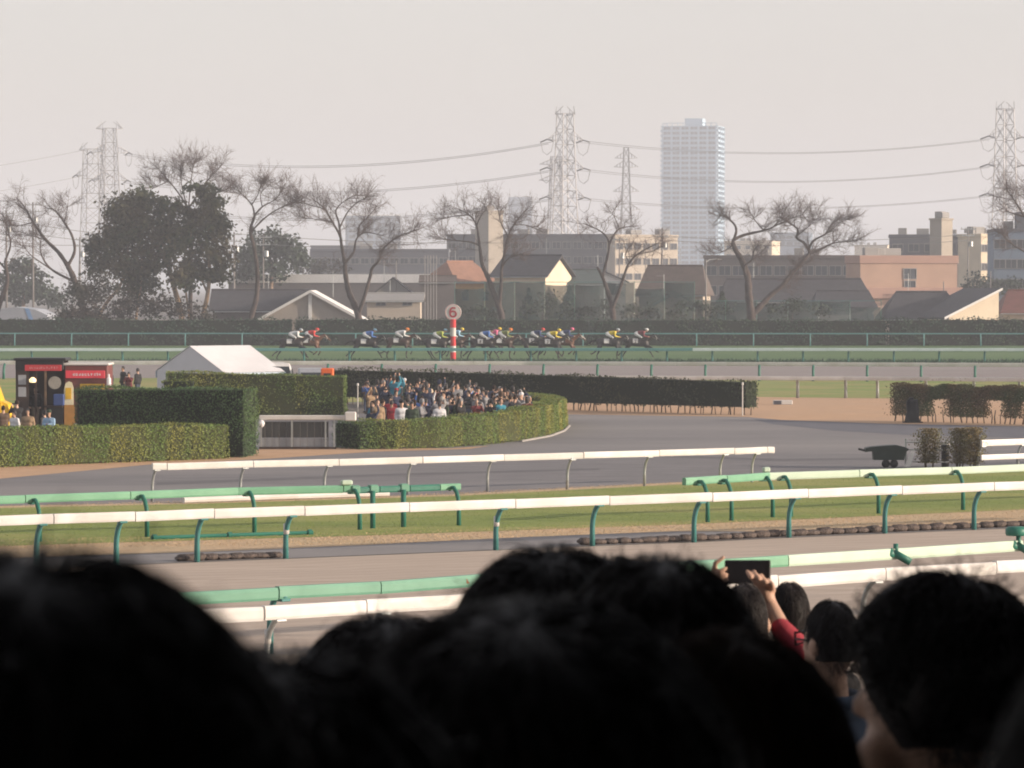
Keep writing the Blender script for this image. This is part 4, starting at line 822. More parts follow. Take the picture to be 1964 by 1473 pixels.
# green ball-stop netting
m_net = see_through('green_netting', (.010, .036, .034), .16)
for x0, x1, yt, Y, lab in ((872, 1332, 541, 426, 'tall green netting on posts hiding the houses in the middle'), (1332, 1690, 577, 424, 'lower green netting in front of the dark tiled houses at right')):
    a, b = P(x0, yt, Y), P(x1, yt, Y); rt = thing('net_fence', lab, 'netting', (a.x, Y, 0), 0, 'green netting beyond the hedge'); L = b.x - a.x
    n_ = int(L / 3.2); 
    for i in range(n_ + 1): mb = MB(); mb.tube([(L * i / n_, 0, 0), (L * i / n_, 0, a.z + .1)], .03, 6); mb.build('post', m_dgreen, rt)
    for i in range(n_):
        mb = MB(); k = 5; x_0, x_1 = L * i / n_ + .06, L * (i + 1) / n_ - .06; tz = a.z - random.choice((0, .05, .3, .7))
        for j in range(k):
            u0, u1 = j / k, (j + 1) / k; s0, s1 = -.15 * math.sin(u0 * 3.14), -.15 * math.sin(u1 * 3.14)
            mb.add([(x_0 + (x_1 - x_0) * u0, s0, 0), (x_0 + (x_1 - x_0) * u1, s1, 0), (x_0 + (x_1 - x_0) * u1, s1, tz + s1 * .6), (x_0 + (x_1 - x_0) * u0, s0, tz + s0 * .6)], [(0, 1, 2, 3)])
        mb.build('net_panel', m_net, rt)
    mb = MB(); mb.tube([(0, 0, a.z), (L, 0, a.z)], .03, 5); mb.build('top_cable', m_teal, rt)
# --- poles and a street lamp
def upole(px, yt, Y, label, arms=True, r=.16, lamp=False):
    f = P(px, yt, Y); rt = thing('utility_pole' if not lamp else 'street_lamp', label, 'pole' if not lamp else 'street lamp', (f.x, Y, 0)); H = f.z
    mb = MB(); mb.tube([(0, 0, 0), (0, 0, H)], [r, r * .65], 8); mb.build('pole', M('concrete_pole', (.22, .20, .19), (.16, .15, .14), rough=.9), rt, True)
    if arms:
        for dz, w in ((.35, 1.1), (1.3, .9)): mb = MB(); mb.box((0, -.15, H - dz), (w * 2, .1, .12)); [mb.lathe([(.03, 0), (.07, .03), (.05, .2), (.02, .24)], 6, (w * q, -.15, H - dz + .06)) for q in (-.9, -.4, .4, .9)]; mb.build('crossarm', m_steel, rt)
        mb = MB(); mb.lathe([(.1, 0), (.28, .05), (.28, .75), (.1, .85)], 10, (.42, 0, H - 2.9)); mb.build('transformer', m_steel, rt)
    if lamp:
        mb = MB(); mb.tube([(0, 0, H - .3), (.4, 0, H), (1.1, 0, H + .05)], .05, 6); mb.box((1.35, 0, H + .05), (.7, .25, .14), 0, 0, .04); mb.build('lamp_head', m_wh, rt)
upole(1270, 437, 560, 'utility pole with crossarms in front of the white tower')
upole(1354, 498, 430, 'street lamp on a dark pole left of the spreading bare tree', False, .13, True)
upole(12, 405, 520, 'utility pole at the left edge')
upole(63, 388, 540, 'utility pole behind the leaning bare tree at left')
upole(153, 455, 560, 'utility pole under the left pylon')
upole(449, 445, 540, 'utility pole between the evergreen and the round hazy tree')
upole(505, 450, 500, 'pale utility pole in front of the round hazy tree', True, .12)
upole(760, 500, 480, 'thin utility pole right of the low-forked bare tree', False, .09)
upole(1188, 455, 520, 'utility pole behind the small V-shaped tree', True, .12)
upole(1238, 458, 530, 'thin pole left of the crossarm pole by the tower', False, .08)
upole(1810, 540, 470, 'short pole in front of the orange building', False, .1)
upole(1857, 435, 560, 'utility pole left of the cream sunlit apartment house', True, .12)
upole(1900, 520, 470, 'thin pole before the large blue-grey block', False, .09)
rt = thing('flue_stack', 'cluster of thin vertical flues beside the brown house', 'chimney', tuple(P(826, 600, 468).xy) + (0,)); z0_, z1_ = P(826, 534, 468).z, P(826, 490, 468).z
for k in range(5): mb = MB(); mb.tube([(-.7 + .35 * k, 0, 0), (-.7 + .35 * k, 0, z1_)], .045, 6); mb.build('flue', m_grey, rt)
# --- lattice pylons
m_pyl = M('pylon_steel', (.32, .32, .33), (.26, .26, .27), rough=.55, metal=.3, scale=.3)
def pylon(px, yt, Y, wb, wt, arms, label, yaw=.5, tier=None, bar=.115, ins=True):
    f = P(px, yt, Y); H = f.z; rt = thing('pylon', label, 'pylon', (f.x, Y, 0), yaw, 'lattice pylons'); mb = MB(); n = int(H / 3.2)
    def w(z): return wb + (wt - wb) * min(1, (z / H) ** .75)
    for sx, sy in ((-1, -1), (1, -1), (1, 1), (-1, 1)):
        mb.tube([(sx * w(H * i / n) / 2, sy * w(H * i / n) / 2, H * i / n) for i in range(n + 1)], bar, 4)
    mb.build('legs', m_pyl, rt); mb = MB()
    for i in range(n):
        z, z1 = H * i / n, H * (i + 1) / n; a, b = w(z) / 2, w(z1) / 2
        for q in range(4):
            c0, c1 = [((-1, -1), (1, -1)), ((1, -1), (1, 1)), ((1, 1), (-1, 1)), ((-1, 1), (-1, -1))][q]
            mb.tube([(c0[0] * a, c0[1] * a, z), (c1[0] * b, c1[1] * b, z1)], bar * .5, 3, cap=False); mb.tube([(c1[0] * a, c1[1] * a, z), (c0[0] * b, c0[1] * b, z1)], bar * .5, 3, cap=False); mb.tube([(c0[0] * b, c0[1] * b, z1), (c1[0] * b, c1[1] * b, z1)], bar * .5, 3, cap=False)
    mb.build('bracing', m_pyl, rt)
    for (yy, L) in arms:
        z = P(px, yy, Y).z; a = w(z) / 2
        for sx in (-1, 1):
            mb = MB(); tip = (sx * (a + L), 0, z)
            for sy in (-1, 1):
                mb.tube([(sx * a, sy * a, z - .2), tip], bar * .6, 4, cap=False); mb.tube([(sx * a, sy * a, z + 1.7), tip], bar * .6, 4, cap=False)
                for t in (.33, .66): mb.tube([(sx * (a + L * t), sy * a * (1 - t), z - .2 * (1 - t)), (sx * (a + L * t), sy * a * (1 - t), z + 1.7 * (1 - t))], bar * .45, 3, cap=False)
            ao = mb.build('crossarm', m_pyl, rt)
            if ins and yy != arms[0][0]:
                for sy in (-1, 1):
                    mb = MB(); e = Vector((tip[0], sy * 2.6, z - .5)); mb.tube([tip, e], [.16, .16], 6); mb.build('insulator', m_pyl, ao)
                mb = MB(); mb.tube([(tip[0], -2.6, z - .5), (tip[0], -1.7, z - 2.6), (tip[0], 0, z - 3.3), (tip[0], 1.7, z - 2.6), (tip[0], 2.6, z - .5)], .06, 4); mb.build('jumper_loop', m_pyl, ao)
    return rt
YP = 820
pylon(1084, 218, YP, 5.4, 2.6, [(219, 1.2), (268, 3.1), (322, 3.1), (378, 3.1)], 'middle lattice pylon with three tiers of arms', .55)
pylon(1928, 209, YP, 5.4, 2.6, [(210, 1.2), (262, 3.1), (316, 3.1), (372, 3.1)], 'tall lattice pylon at the right edge', .55)
pylon(210, 246, 900, 6.4, 2.6, [(247, 2.0), (292, 3.2), (345, 2.6)], 'left lattice pylon, taller of the linked pair', .4)
pylon(178, 286, 905, 6.4, 3.6, [(288, 1.5), (336, 2.2), (388, 2.2)], 'left lattice pylon, shorter of the linked pair', .4)
pylon(1201, 283, 1150, 5.5, 1.4, [(303, 2.6), (320, 2.8), (367, 2.8), (402, 2.8)], 'slender distant pylon between the middle pylon and the white tower', .1, bar=.14, ins=False)
pylon(1066, 300, 1300, 7.5, 3.0, [(315, 4.0), (346, 4.0)], 'hazy pylon directly behind the middle one', .2, bar=.2, ins=False)
def wire(p, q, sagy, r, label, Yp=YP, Yq=YP, name='power_line'):
    a, b = P(*p, Yp), P(*q, Yq); mid = P((p[0] + q[0]) / 2, sagy, (Yp + Yq) / 2); lin = (a.z + b.z) / 2; sag = lin - mid.z; O = a.copy(); pts = []
    for i in range(33):
        t = i / 32; c = a.lerp(b, t); c.z -= sag * 4 * t * (1 - t); pts.append(c - O)
    mb = MB(); mb.tube(pts, r, 4); tag(mb.build(name, M('wire', (.20, .20, .20), rough=.5), None, False, O), label, 'power line', 'overhead power lines')
for k, (ya, yb, sg) in enumerate(((293, 272, 318), (346, 326, 368), (392, 381, 420))):
    lv = ('top', 'middle', 'lowest')[k]
    wire((232, ya), (1060, yb), sg, .055, f'{lv} power line between the left and middle pylons', 900, YP); wire((236, ya + 4), (1052, yb + 4), sg + 3, .06, f'second strand under the {lv} line left of the middle pylon', 905, YP + 4)
for k, (ya, yb, sg) in enumerate(((269, 265, 293), (323, 318, 348), (379, 374, 399))):
    lv = ('top', 'middle', 'lowest')[k]
    wire((1110, ya), (1905, yb), sg, .055, f'{lv} power line between the middle and right pylons'); wire((1104, ya + 3), (1898, yb + 3), sg + 2, .05, f'second strand under the {lv} line right of the middle pylon', YP + 4, YP + 4)
for k, (ya, sg) in enumerate(((337, 352), (389, 406), (288, 300))): wire((-560, ya + 60), (160, ya), ya + 52, .052, f'power line leaving the left pylon pair towards the left edge, {("middle", "lowest", "top")[k]} one', 860, 900)
for k, ya in enumerate((263, 317, 373)): wire((1950, ya), (2700, ya + 4), ya + 24, .055, f'{("top", "middle", "lowest")[k]} power line leaving the right pylon to the right')
for k, (p, q, sg, Y) in enumerate((((12, 420), (449, 460), 452, 530), ((449, 462), (858, 462), 474, 530), ((1188, 468), (1270, 452), 464, 540), ((1270, 452), (1857, 450), 462, 560), ((-60, 446), (153, 470), 466, 550), ((1270, 460), (1857, 461), 472, 560), ((449, 448), (1188, 458), 466, 530), ((12, 440), (449, 474), 468, 530))):
    wire(p, q, sg, .045, ('street cable from the left edge pole to the evergreen', 'street cable right of the round hazy tree', 'short street cable left of the crossarm pole', 'street cable from the crossarm pole to the right', 'low street cable at the far left', 'lower street cable running right of the tower', 'long street cable across the middle of the town', 'lower street cable behind the evergreen')[k], Y, Y, 'street_cable')
# --- haze: one closed box of pale air round everything
mb = MB(); mb.box((0, 3240, 68), (6300, 6700, 140)); hz = mb.build('haze', None); hz.data.materials.clear(); hz['kind'] = 'stuff'
hm = bpy.data.materials.new('haze_air'); hm.use_nodes = True; hn, hl = hm.node_tree.nodes, hm.node_tree.links
for n_ in list(hn):
    if n_.type == 'BSDF_PRINCIPLED': hn.remove(n_)
pv = hn.new('ShaderNodeVolumePrincipled'); pv.inputs['Density'].default_value = HAZE; pv.inputs['Color'].default_value = (.85, .90, 1.0, 1); pv.inputs['Anisotropy'].default_value = 0.0
hl.new(pv.outputs[0], hn['Material Output'].inputs['Volume']); hz.data.materials.append(hm)

# ------------------------------------------------------------------ lettering helper
def text_mesh(txt, size, mat, depth=.01, bold=0.0):
    c = bpy.data.curves.new('lettering', 'FONT'); c.body = txt; c.size = size; c.extrude = depth; c.offset = bold; c.align_x = 'CENTER'; c.align_y = 'CENTER'
    o = bpy.data.objects.new('lettering', c); C.objects.link(o); dg = bpy.context.evaluated_depsgraph_get()
    me = bpy.data.meshes.new_from_object(o.evaluated_get(dg)); bpy.data.objects.remove(o); bpy.data.curves.remove(c)
    me.materials.clear(); me.materials.append(mat); return me
def put_text(txt, size, mat, parent, loc, bold=0.0, rz=0.0, name='lettering'):
    o = link(name, text_mesh(txt, size, mat, .008, bold), parent, loc); o.rotation_euler = (R(90), 0, rz); return o
m_red = M('red_paint', (.55, .035, .04), (.48, .03, .035), rough=.45, scale=2)
m_sred = M('red_sign', (.52, .05, .06), (.46, .04, .05), rough=.5, scale=2)
m_yellow = M('yellow_paint', (.72, .45, .02), (.66, .40, .02), rough=.35, scale=1)
m_black = M('black_plastic', (.018, .018, .02), (.012, .012, .014), rough=.5)
m_brown = M('dark_brown_panel', (.045, .026, .020), (.034, .02, .016), rough=.6, scale=2)
m_canvas = M('white_canvas', (.74, .73, .74), (.68, .67, .68), rough=.7, scale=.8, trans=.12)
m_glass = M('dark_glass', (.02, .025, .03), (.015, .02, .024), rough=.08, spec=.6)

# ------------------------------------------------------------------ furlong pole
f = G(869, 691); rt = thing('furlong_pole', 'red and white striped pole carrying a round sign with a red 6', 'furlong pole', f); Yf = f.y
edges = [691, 675.5, 663.5, 645, 628.5, 612]; 
for i in range(5):
    z0_, z1_ = P(869, edges[i], Yf).z, P(869, edges[i + 1], Yf).z; z0_ = max(z0_, 0)
    mb = MB(); mb.lathe([(.24, z0_ + .004), (.24, z1_ - .004)], 14); mb.build('stripe', (m_red, m_white)[i % 2], rt, False)
zc = P(869, 599, Yf).z; mb = MB(); prof = [(.02, -.07), (.66, -.07), (.69, -.04), (.69, .04), (.66, .07), (.02, .07)]
mb.lathe(prof, 28); mb.v = [(x, -z, y + zc) for x, y, z in mb.v]; d_ = mb.build('sign_disc', m_white, rt)
mb = MB(); n = 32; pr = [(.665, .071), (.66, .078), (.61, .078), (.605, .071)]
vs, fs = [], []
for a_ in range(n):
    t = 2 * math.pi * a_ / n
    for r_, y_ in pr: vs.append((r_ * math.cos(t), -y_, zc + r_ * math.sin(t)))
for a_ in range(n):
    for j in range(4): fs.append((a_ * 4 + j, a_ * 4 + (j + 1) % 4, ((a_ + 1) % n) * 4 + (j + 1) % 4, ((a_ + 1) % n) * 4 + j))
mb.add(vs, fs); mb.build('sign_rim', M('faded_red_rim', (.55, .30, .30)), d_)
def ribbon(mb, pts, w, y0, y1):                        # flat stroke in the x-z plane
    n_ = len(pts); L_, R_ = [], []
    for i in range(n_):
        a_, b_ = pts[max(i - 1, 0)], pts[min(i + 1, n_ - 1)]; dx, dz = b_[0] - a_[0], b_[1] - a_[1]; q = math.hypot(dx, dz); nx, nz = -dz / q * w / 2, dx / q * w / 2
        L_.append((pts[i][0] + nx, pts[i][1] + nz)); R_.append((pts[i][0] - nx, pts[i][1] - nz))
    for i in range(n_ - 1):
        mb.extr([(L_[i][0], y0, L_[i][1]), (R_[i][0], y0, R_[i][1]), (R_[i + 1][0], y0, R_[i + 1][1]), (L_[i + 1][0], y0, L_[i + 1][1])], (0, y1 - y0, 0))
mb = MB(); bowl = [(.25 * math.cos(R(a_)), zc - .14 + .23 * math.sin(R(a_))) for a_ in range(180, 541, 15)]
ribbon(mb, bowl, .155, -.10, -.075); ribbon(mb, [(-.25, zc - .14), (-.255, zc + .06), (-.20, zc + .25), (-.07, zc + .37), (.08, zc + .385), (.21, zc + .33)], .155, -.102, -.077)
mb.build('numeral', M('dark_red_paint', (.36, .035, .05), rough=.5), d_)

# ------------------------------------------------------------------ white tent
Yt = 196; A = P(290, 722, Yt); ap = P(365, 664, Yt); s_ = sc(Yt)
rt = thing('marquee_tent', 'white marquee with a shaded gable and sunlit roof behind the olive hedge', 'tent', (ap.x, Yt, 0)); H = ap.z; ez = P(430, 715, Yt - 2.2).z
yw = R(38); along = Vector((math.cos(yw) * 1.0, math.sin(yw), 0)); acr = Vector((math.sin(yw), -math.cos(yw), 0)); hw = 3.1
def tp(u, v, z): return along * u + acr * v + Vector((0, 0, z))
Lr = 3.7
mb = MB(); mb.extr([tp(0, -hw, ez), tp(0, hw, ez), tp(0, 0, H)], along * .03); mb.build('gable_panel', m_canvas, rt)
for sg in (-1, 1):
    mb = MB(); k = 6
    for i in range(k):
        for j in range(4):
            u0, u1 = Lr * i / k, Lr * (i + 1) / k; q0, q1 = j / 4, (j + 1) / 4
            def rp(u, q): return tp(u - .05, sg * (hw + .1) * q, H + (ez - H) * q - .10 * math.sin(q * 3.14) * math.sin(u / Lr * 3.14) + .02)
            mb.add([rp(u0, q0), rp(u1, q0), rp(u1, q1), rp(u0, q1)], [(0, 1, 2, 3)])
    mb.build('roof_panel', m_canvas, rt, True)
    mb = MB(); mb.extr([tp(-.05, sg * (hw + .1), ez), tp(Lr, sg * (hw + .1), ez), tp(Lr, sg * (hw + .1), ez - .35), tp(-.05, sg * (hw + .1), ez - .35)], acr * .02); mb.build('valance', M('pale_blue_canvas', (.50, .60, .68), rough=.7), rt)
mb = MB(); mb.extr([tp(-.02, -hw, 0), tp(-.02, hw, 0), tp(-.02, hw, ez), tp(-.02, -hw, ez)], along * .02); mb.build('end_wall', m_canvas, rt)
mb = MB(); mb.extr([tp(Lr, -hw, ez), tp(Lr, hw, ez), tp(Lr, 0, H)], along * -.03); mb.build('gable_panel', m_canvas, rt)
for u in (.04, Lr - .04):
    for v in (-hw, hw): mb = MB(); mb.tube([tp(u, v, 0), tp(u, v, ez)], .05, 6); mb.build('tent_pole', m_steel, rt)

# ------------------------------------------------------------------ food kiosk
Yk = 168; s_ = sc(Yk); o0 = P(30, 700, Yk); rt = thing('food_kiosk', 'dark brown food stall with red sign boards and an open hatch at left', 'food stall', (o0.x, Yk, 0), R(0)); hk = P(30, 691, Yk).z
wf = 92 / s_; ws = 84 / s_
def bx(name, c, d, m, par=rt, bev=.0, rz=0): mb = MB(); mb.box(c, d, rz, 0, bev); return mb.build(name, m, par)
bx('side_wall', (.06, .9, hk / 2), (.12, 1.8, hk), m_brown); bx('back_wall', (wf / 2, 1.75, hk / 2), (wf, .1, hk), m_brown); bx('roof', (wf / 2 + .02, .85, hk + .04), (wf + .2, 2.1, .12), m_black, bev=.03)
bx('front_panel', (.32, .0, hk / 2 + .05), (.50, .1, hk - .1), m_brown); bx('fascia', (wf / 2, -.02, hk - .22), (wf, .14, .40), m_black, bev=.02)
fs_ = bx('red_sign', (wf * .58, -.11, hk - .33), (wf * .76, .05, .26), m_sred, bev=.01)
bx('poster', (.29, -.07, hk - .85), (.34, .02, .42), M('poster_paper', (.35, .36, .38))); bx('poster', (.29, -.07, hk - 1.38), (.34, .02, .42), M('poster_paper', (.35, .36, .38)))
bx('door_post', (wf * .42, 0, hk / 2), (.09, .1, hk), m_brown); bx('door_post', (wf * .62, 0, hk / 2), (.09, .1, hk), M('pale_brown', (.20, .13, .08)))
bx('counter', (wf * .8, -.1, 1.05), (wf * .38, .5, .08), m_brown, bev=.01); bx('counter_front', (wf * .8, .02, .52), (wf * .36, .08, 1.02), m_black)
mb = MB(); mb.lathe([(.02, 0), (.28, 0), (.28, .04), (.02, .04)], 20); mb.v = [(x + wf * .82, z - .12, y + hk - .98) for x, y, z in mb.v]; mb.build('round_sign', M('grey_sign', (.30, .28, .24)), rt)
# right-hand trailer part with its own boards
x0_ = wf + .02
bx('trailer_body', (x0_ + ws / 2, 1.1, (hk - .2) / 2 + .15), (ws, 2.0, hk - .5), M('maroon_panel', (.15, .045, .04), (.12, .036, .032), rough=.5), bev=.05)
bx('trailer_roof', (x0_ + ws / 2, 1.1, hk - .18), (ws + .1, 2.1, .1), m_white2, bev=.03)
rs = bx('red_sign', (x0_ + ws * .48, .06, hk - .62), (ws * .90, .06, .34), M('bright_red_sign', (.70, .06, .09), (.62, .05, .07), rough=.4), bev=.01)  # brighter red than the stall fascia sign
ys = bx('yellow_sign', (x0_ + ws * .64, .05, hk - 1.16), (ws * .56, .05, .25), M('yellow_sign', (.70, .42, .03), rough=.5), bev=.01)
m_wlet = M('white_lettering', (.75, .72, .72)); m_blet = M('dark_lettering', (.08, .05, .02)); m_rlet = M('pale_red_lettering', (.62, .30, .30))
def scribble(par, x0, x1, z, h, y, m):                 # unreadable stroke lettering
    x = x0
    while x < x1:
        w = random.uniform(.35, .75) * h; mb = MB()
        for _ in range(4):
            if random.random() < .5: mb.box((x + random.uniform(0, w), y, z), (.018, .008, h * random.uniform(.5, .95)))
            else: mb.box((x + w / 2, y + .002, z + random.uniform(-.4, .4) * h), (w, .008, .018))
        mb.build('letter', m, par); x += w + .045
scribble(fs_, wf * .28, wf * .9, hk - .33, .11, -.142, m_rlet); scribble(rs, x0_ + ws * .2, x0_ + ws * .85, hk - .62, .13, .024, m_wlet); scribble(ys, x0_ + ws * .42, x0_ + ws * .88, hk - 1.16, .17, .018, m_blet)
mb = MB(); mb.extr([(x0_ + .02, -.12, hk - 1.95), (x0_ + .42, -.12, hk - 1.95), (x0_ + .42, -.12, hk - 1.2), (x0_ + .35, -.12, hk - .98), (x0_ + .22, -.12, hk - .92), (x0_ + .08, -.12, hk - 1.0), (x0_ + .0, -.12, hk - 1.3)], (0, .05, 0)); b_ = mb.build('board_sign', M('cream_board', (.72, .66, .45)), rt)
bx('board_picture', (x0_ + .2, -.13, hk - 1.45), (.26, .02, .5), M('yellow_sign', (.7, .42, .03)), b_)
bx('amber_banner', (x0_ + .26, -.2, hk - 2.4), (.46, .05, .9), M('amber_cloth', (.40, .20, .05)), rt); bx('blue_cooler', (wf * .92, -.35, 1.35), (.45, .4, .5), M('blue_plastic', (.04, .07, .20)), rt, .03)
mb = MB(); mb.lathe([(.02, 0), (.10, 0), (.10, .3), (.05, .36), (.04, .5), (.02, .5)], 10, (x0_ + ws + .05, -.1, hk - 1.1)); mb.build('bottle_display', m_canvas, rt)
mb = MB(); mb.lathe([(.02, 0), (.14, .02), (.16, .14), (.05, .24)], 10, (wf * .36, -.1, hk - .98)); mb.build('lamp_shade', M('warm_lamp', (.8, .62, .35), emit=((1.0, .75, .4), .6)), rt)

# ------------------------------------------------------------------ vehicles
def wheel(par, x, y, r=.32):
    mb = MB(); mb.lathe([(.1, -.1), (r - .03, -.1), (r, -.06), (r, .06), (r - .03, .1), (.1, .1)], 18); mb.v = [(a, c_, b) for a, b, c_ in mb.v]; o = mb.build('wheel', m_black, par, True, (x, y, r))
    mb = MB(); mb.lathe([(.02, -.11), (r * .6, -.105), (r * .6, .105), (.02, .11)], 14); mb.v = [(a, c_, b) for a, b, c_ in mb.v]; mb.build('rim', m_steel, o, True)
def vehicle(name, label, loc, prof, wid, mat, wins, rz=0, wx=(0.8, 3.0), lights=None, cat='car', screen=None):
    rt = thing(name, label, cat, loc, rz); mb = MB(); n = len(prof); ring = []
    for y, ins in ((-wid / 2, .10), (-wid / 2 + .08, 0), (wid / 2 - .08, 0), (wid / 2, .10)):
        cx_, cz_ = sum(p[0] for p in prof) / n, sum(p[1] for p in prof) / n
        ring.append([(p[0] + (cx_ - p[0]) * ins * .5, y + (.16 * (p[1] > 1.1)) * (-1 if y > 0 else 1), p[1] + (cz_ - p[1]) * ins * .5) for p in prof])
    vs = sum(ring, []); fs = [tuple(range(n)), tuple(range(4 * n - 1, 3 * n - 1, -1))] + [(r_ * n + (i + 1) % n, r_ * n + i, (r_ + 1) * n + i, (r_ + 1) * n + (i + 1) % n) for r_ in range(3) for i in range(n)]
    mb.add(vs, fs); mb.build('body', mat, rt)
    for w in wins:
        mb = MB(); mb.extr([(x, -wid / 2 + .06, z) for x, z in w], (0, .04, 0)); mb.build('window', m_glass, rt)
        mb = MB(); mb.extr([(x, wid / 2 - .1, z) for x, z in w], (0, .04, 0)); mb.build('window', m_glass, rt)
    if screen:
        (sx0, sz0), (sx1, sz1) = screen; mb = MB(); hw_ = wid / 2 - .22; mb.extr([(sx0 + .02, -hw_, sz0), (sx0 + .02, hw_, sz0), (sx1 + .02, hw_ - .06, sz1), (sx1 + .02, -hw_ + .06, sz1)], (.03, 0, .02)); mb.build('windscreen', m_glass, rt)
    for x in wx:
        for y in (-wid / 2 + .12, wid / 2 - .12): wheel(rt, x, y)
    for (x, z) in lights or []:
        for y in (-wid * .33, wid * .33): mb = MB(); mb.box((x, y, z), (.06, .3, .18), 0, 0, .02); mb.build('headlight', m_canvas, rt)
    return rt
v = P(515, 700, 199); vehicle('minibus', 'white van with large dark windows half hidden behind the olive hedge', (v.x, 199, 0), [(0, .35), (4.5, .35), (4.5, 1.2), (3.6, 1.5), (2.85, 2.22), (2.5, 2.36), (.15, 2.36), (0, 2.1)], 1.8, m_white, [[(.35, 1.45), (2.25, 1.45), (2.25, 2.12), (.5, 2.12)], [(2.4, 1.45), (3.3, 1.5), (2.75, 2.08), (2.4, 2.1)]], R(-78), (.8, 3.6), [(4.5, .9)], 'van', ((3.55, 1.52), (2.92, 2.18)))
o = bpy.data.objects['minibus']; 
for k in range(4): mb = MB(); mb.box((3.42, -.42 + .26 * k, 1.74), (.03, .2, .24)); mb.build('window_card', m_white2, o)
v = P(595, 700, 197); vehicle('parked_car', 'silver car beside the white van behind the hedge', (v.x, 197, 0), [(0, .3), (3.6, .3), (3.6, .8), (2.9, 1.1), (2.35, 1.95), (2.0, 2.12), (.4, 2.12), (.1, 1.8), (0, 1.0)], 1.6, M('silver_paint', (.42, .43, .45), rough=.3, metal=.4), [[(.55, 1.35), (1.9, 1.35), (1.85, 1.9), (.7, 1.9)]], R(-86), (.7, 2.9), [(3.6, .75)], 'car', ((2.85, 1.14), (2.40, 1.9)))
g = P(628, 722, 192); rt = thing('orange_cabinet', 'bright orange box standing at the right of the silver car', 'box', (g.x, 192, 0)); hh = P(628, 706, 192).z
bx('cabinet', (0, 0, hh / 2), (.64, .5, hh), M('orange_plastic', (.75, .14, .03), (.66, .12, .03), rough=.5), rt, .05); bx('slot', (0, -.26, hh - .32), (.36, .03, .14), m_black, rt)
v = P(-72, 700, 163); vehicle('parked_car', 'yellow car cut by the left edge beside the food stall', (v.x, 163, 0), [(0, .3), (2.1, .3), (2.14, 1.0), (2.02, 1.32), (1.72, 1.46), (1.50, 2.1), (1.40, 2.75), (.0, 2.75)], 1.6, m_yellow, [[(.3, 1.55), (1.58, 1.55), (1.40, 2.2), (.3, 2.2)]], 0, (.5, 1.75), [(2.24, .8)])
# ------------------------------------------------------------------ white sliding gate
Yg = 148.6; a, b = P(497, 805, Yg), P(682, 805, Yg + .2); rt = thing('sliding_gate', 'low gate with a white top bar and see-through panels beside the curved hedge', 'gate', (a.x, Yg, 0)); L = b.x - a.x; hz_ = P(560, 801, Yg).z
bx('top_bar', (L * .47, 0, hz_), (L * .94, .16, .19), m_white2, rt, .03); bx('motor_box', (L * .95, -.02, hz_ + .05), (.44, .3, .36), m_white, rt, .04)
bx('bottom_bar', (L * .40, 0, .06), (L * .80, .08, .08), m_brown, rt)
for x in (.02, .34, .69, .78): bx('gate_post', (L * x, 0, hz_ / 2), (.06, .06, hz_), m_steel, rt)
for k in range(10): bx('bar', (L * (.06 + .66 * k / 9), .02, hz_ * .46), (.016, .016, hz_ * .86), m_brn, rt)
bx('see_through_panel', (L * .37, .06, hz_ * .62), (L * .70, .015, hz_ * .5), see_through('dark_see_through', (.028, .03, .026), .25), rt); bx('see_through_panel', (L * .37, .06, hz_ * .2), (L * .70, .015, hz_ * .3), see_through('pale_see_through', (.30, .31, .32), .45), rt)  # darker see-through panel above, paler one below
mb = MB(); mb.lathe([(.03, -.16), (.09, -.1), (.13, 0), (.09, .1), (.02, .14)], 10, (.1, -.12, hz_ - .22)); mb.build('lamp', m_canvas, rt)
# ------------------------------------------------------------------ dark cart, fence, bin, covered box, slab at right
g = G(1698, 897); rt = thing('hand_cart', 'dark green hand cart on small wheels at the end of the shrubs', 'cart', g)
m_cart = M('dark_cart_paint', (.022, .035, .03), (.015, .024, .02), rough=.5)
mb = MB(); mb.extr([(-.42, -.3, .28), (.62, -.3, .28), (.72, -.3, .62), (-.45, -.3, .60)], (0, .6, 0)); mb.build('tray', m_cart, rt)
mb = MB(); mb.extr([(-.74, -.33, .56), (-.70, -.33, .70), (-.5, -.33, .74), (.0, -.33, .78), (.35, -.33, .80), (.62, -.33, .74), (.8, -.33, .66), (.74, -.33, .60), (-.5, -.33, .585)], (0, .66, 0)); mb.build('cover', m_cart, rt)
mb = MB(); mb.tube([(-.7, -.1, .6), (-.95, -.1, .66)], .04, 6); mb.build('handle', m_black, rt)
for x in (.0, .28):
    mb = MB(); mb.lathe([(.02, -.05), (.13, -.05), (.15, 0), (.13, .05), (.02, .05)], 14); mb.v = [(q[0] + x, q[2] - .2, q[1] + .15) for q in mb.v]; mb.build('wheel', m_black, rt, True)
mb = MB(); mb.extr([(.62, -.36, .05), (.85, -.36, .05), (.98, -.36, .62), (.9, -.36, .64)], (0, .03, 0)); mb.build('striped_flap', m_white2, rt)
a, b = G(1737, 896), G(1862, 898); rt = thing('bar_fence', 'thin metal bar fence among the shrubs left of the two-bar barrier', 'fence', a); d = b - a
for t in (0, .62, 1): bx('post', tuple(d * t + Vector((0, 0, .5))), (.06, .06, 1.0), m_steel, rt)
for z in (.2, .62, .88): mb = MB(); mb.tube([Vector((0, -.03, z)), d + Vector((0, -.03, z))], .03, 6); mb.build('bar', m_white2, rt)
g = G(1813, 897); rt = thing('litter_bin', 'black bin between two brown shrubs', 'bin', g); mb = MB(); mb.lathe([(.02, 0), (.13, 0), (.15, .8), (.02, .8)], 14); mb.build('barrel', m_black, rt, True); mb = MB(); mb.lathe([(.02, .8), (.16, .8), (.16, .86), (.1, .9), (.02, .9)], 14); mb.build('lid', m_white2, rt)
g = G(1750, 811); rt = thing('covered_speaker', 'dark cloth-covered box standing in front of the brown hedge', 'covered box', g)
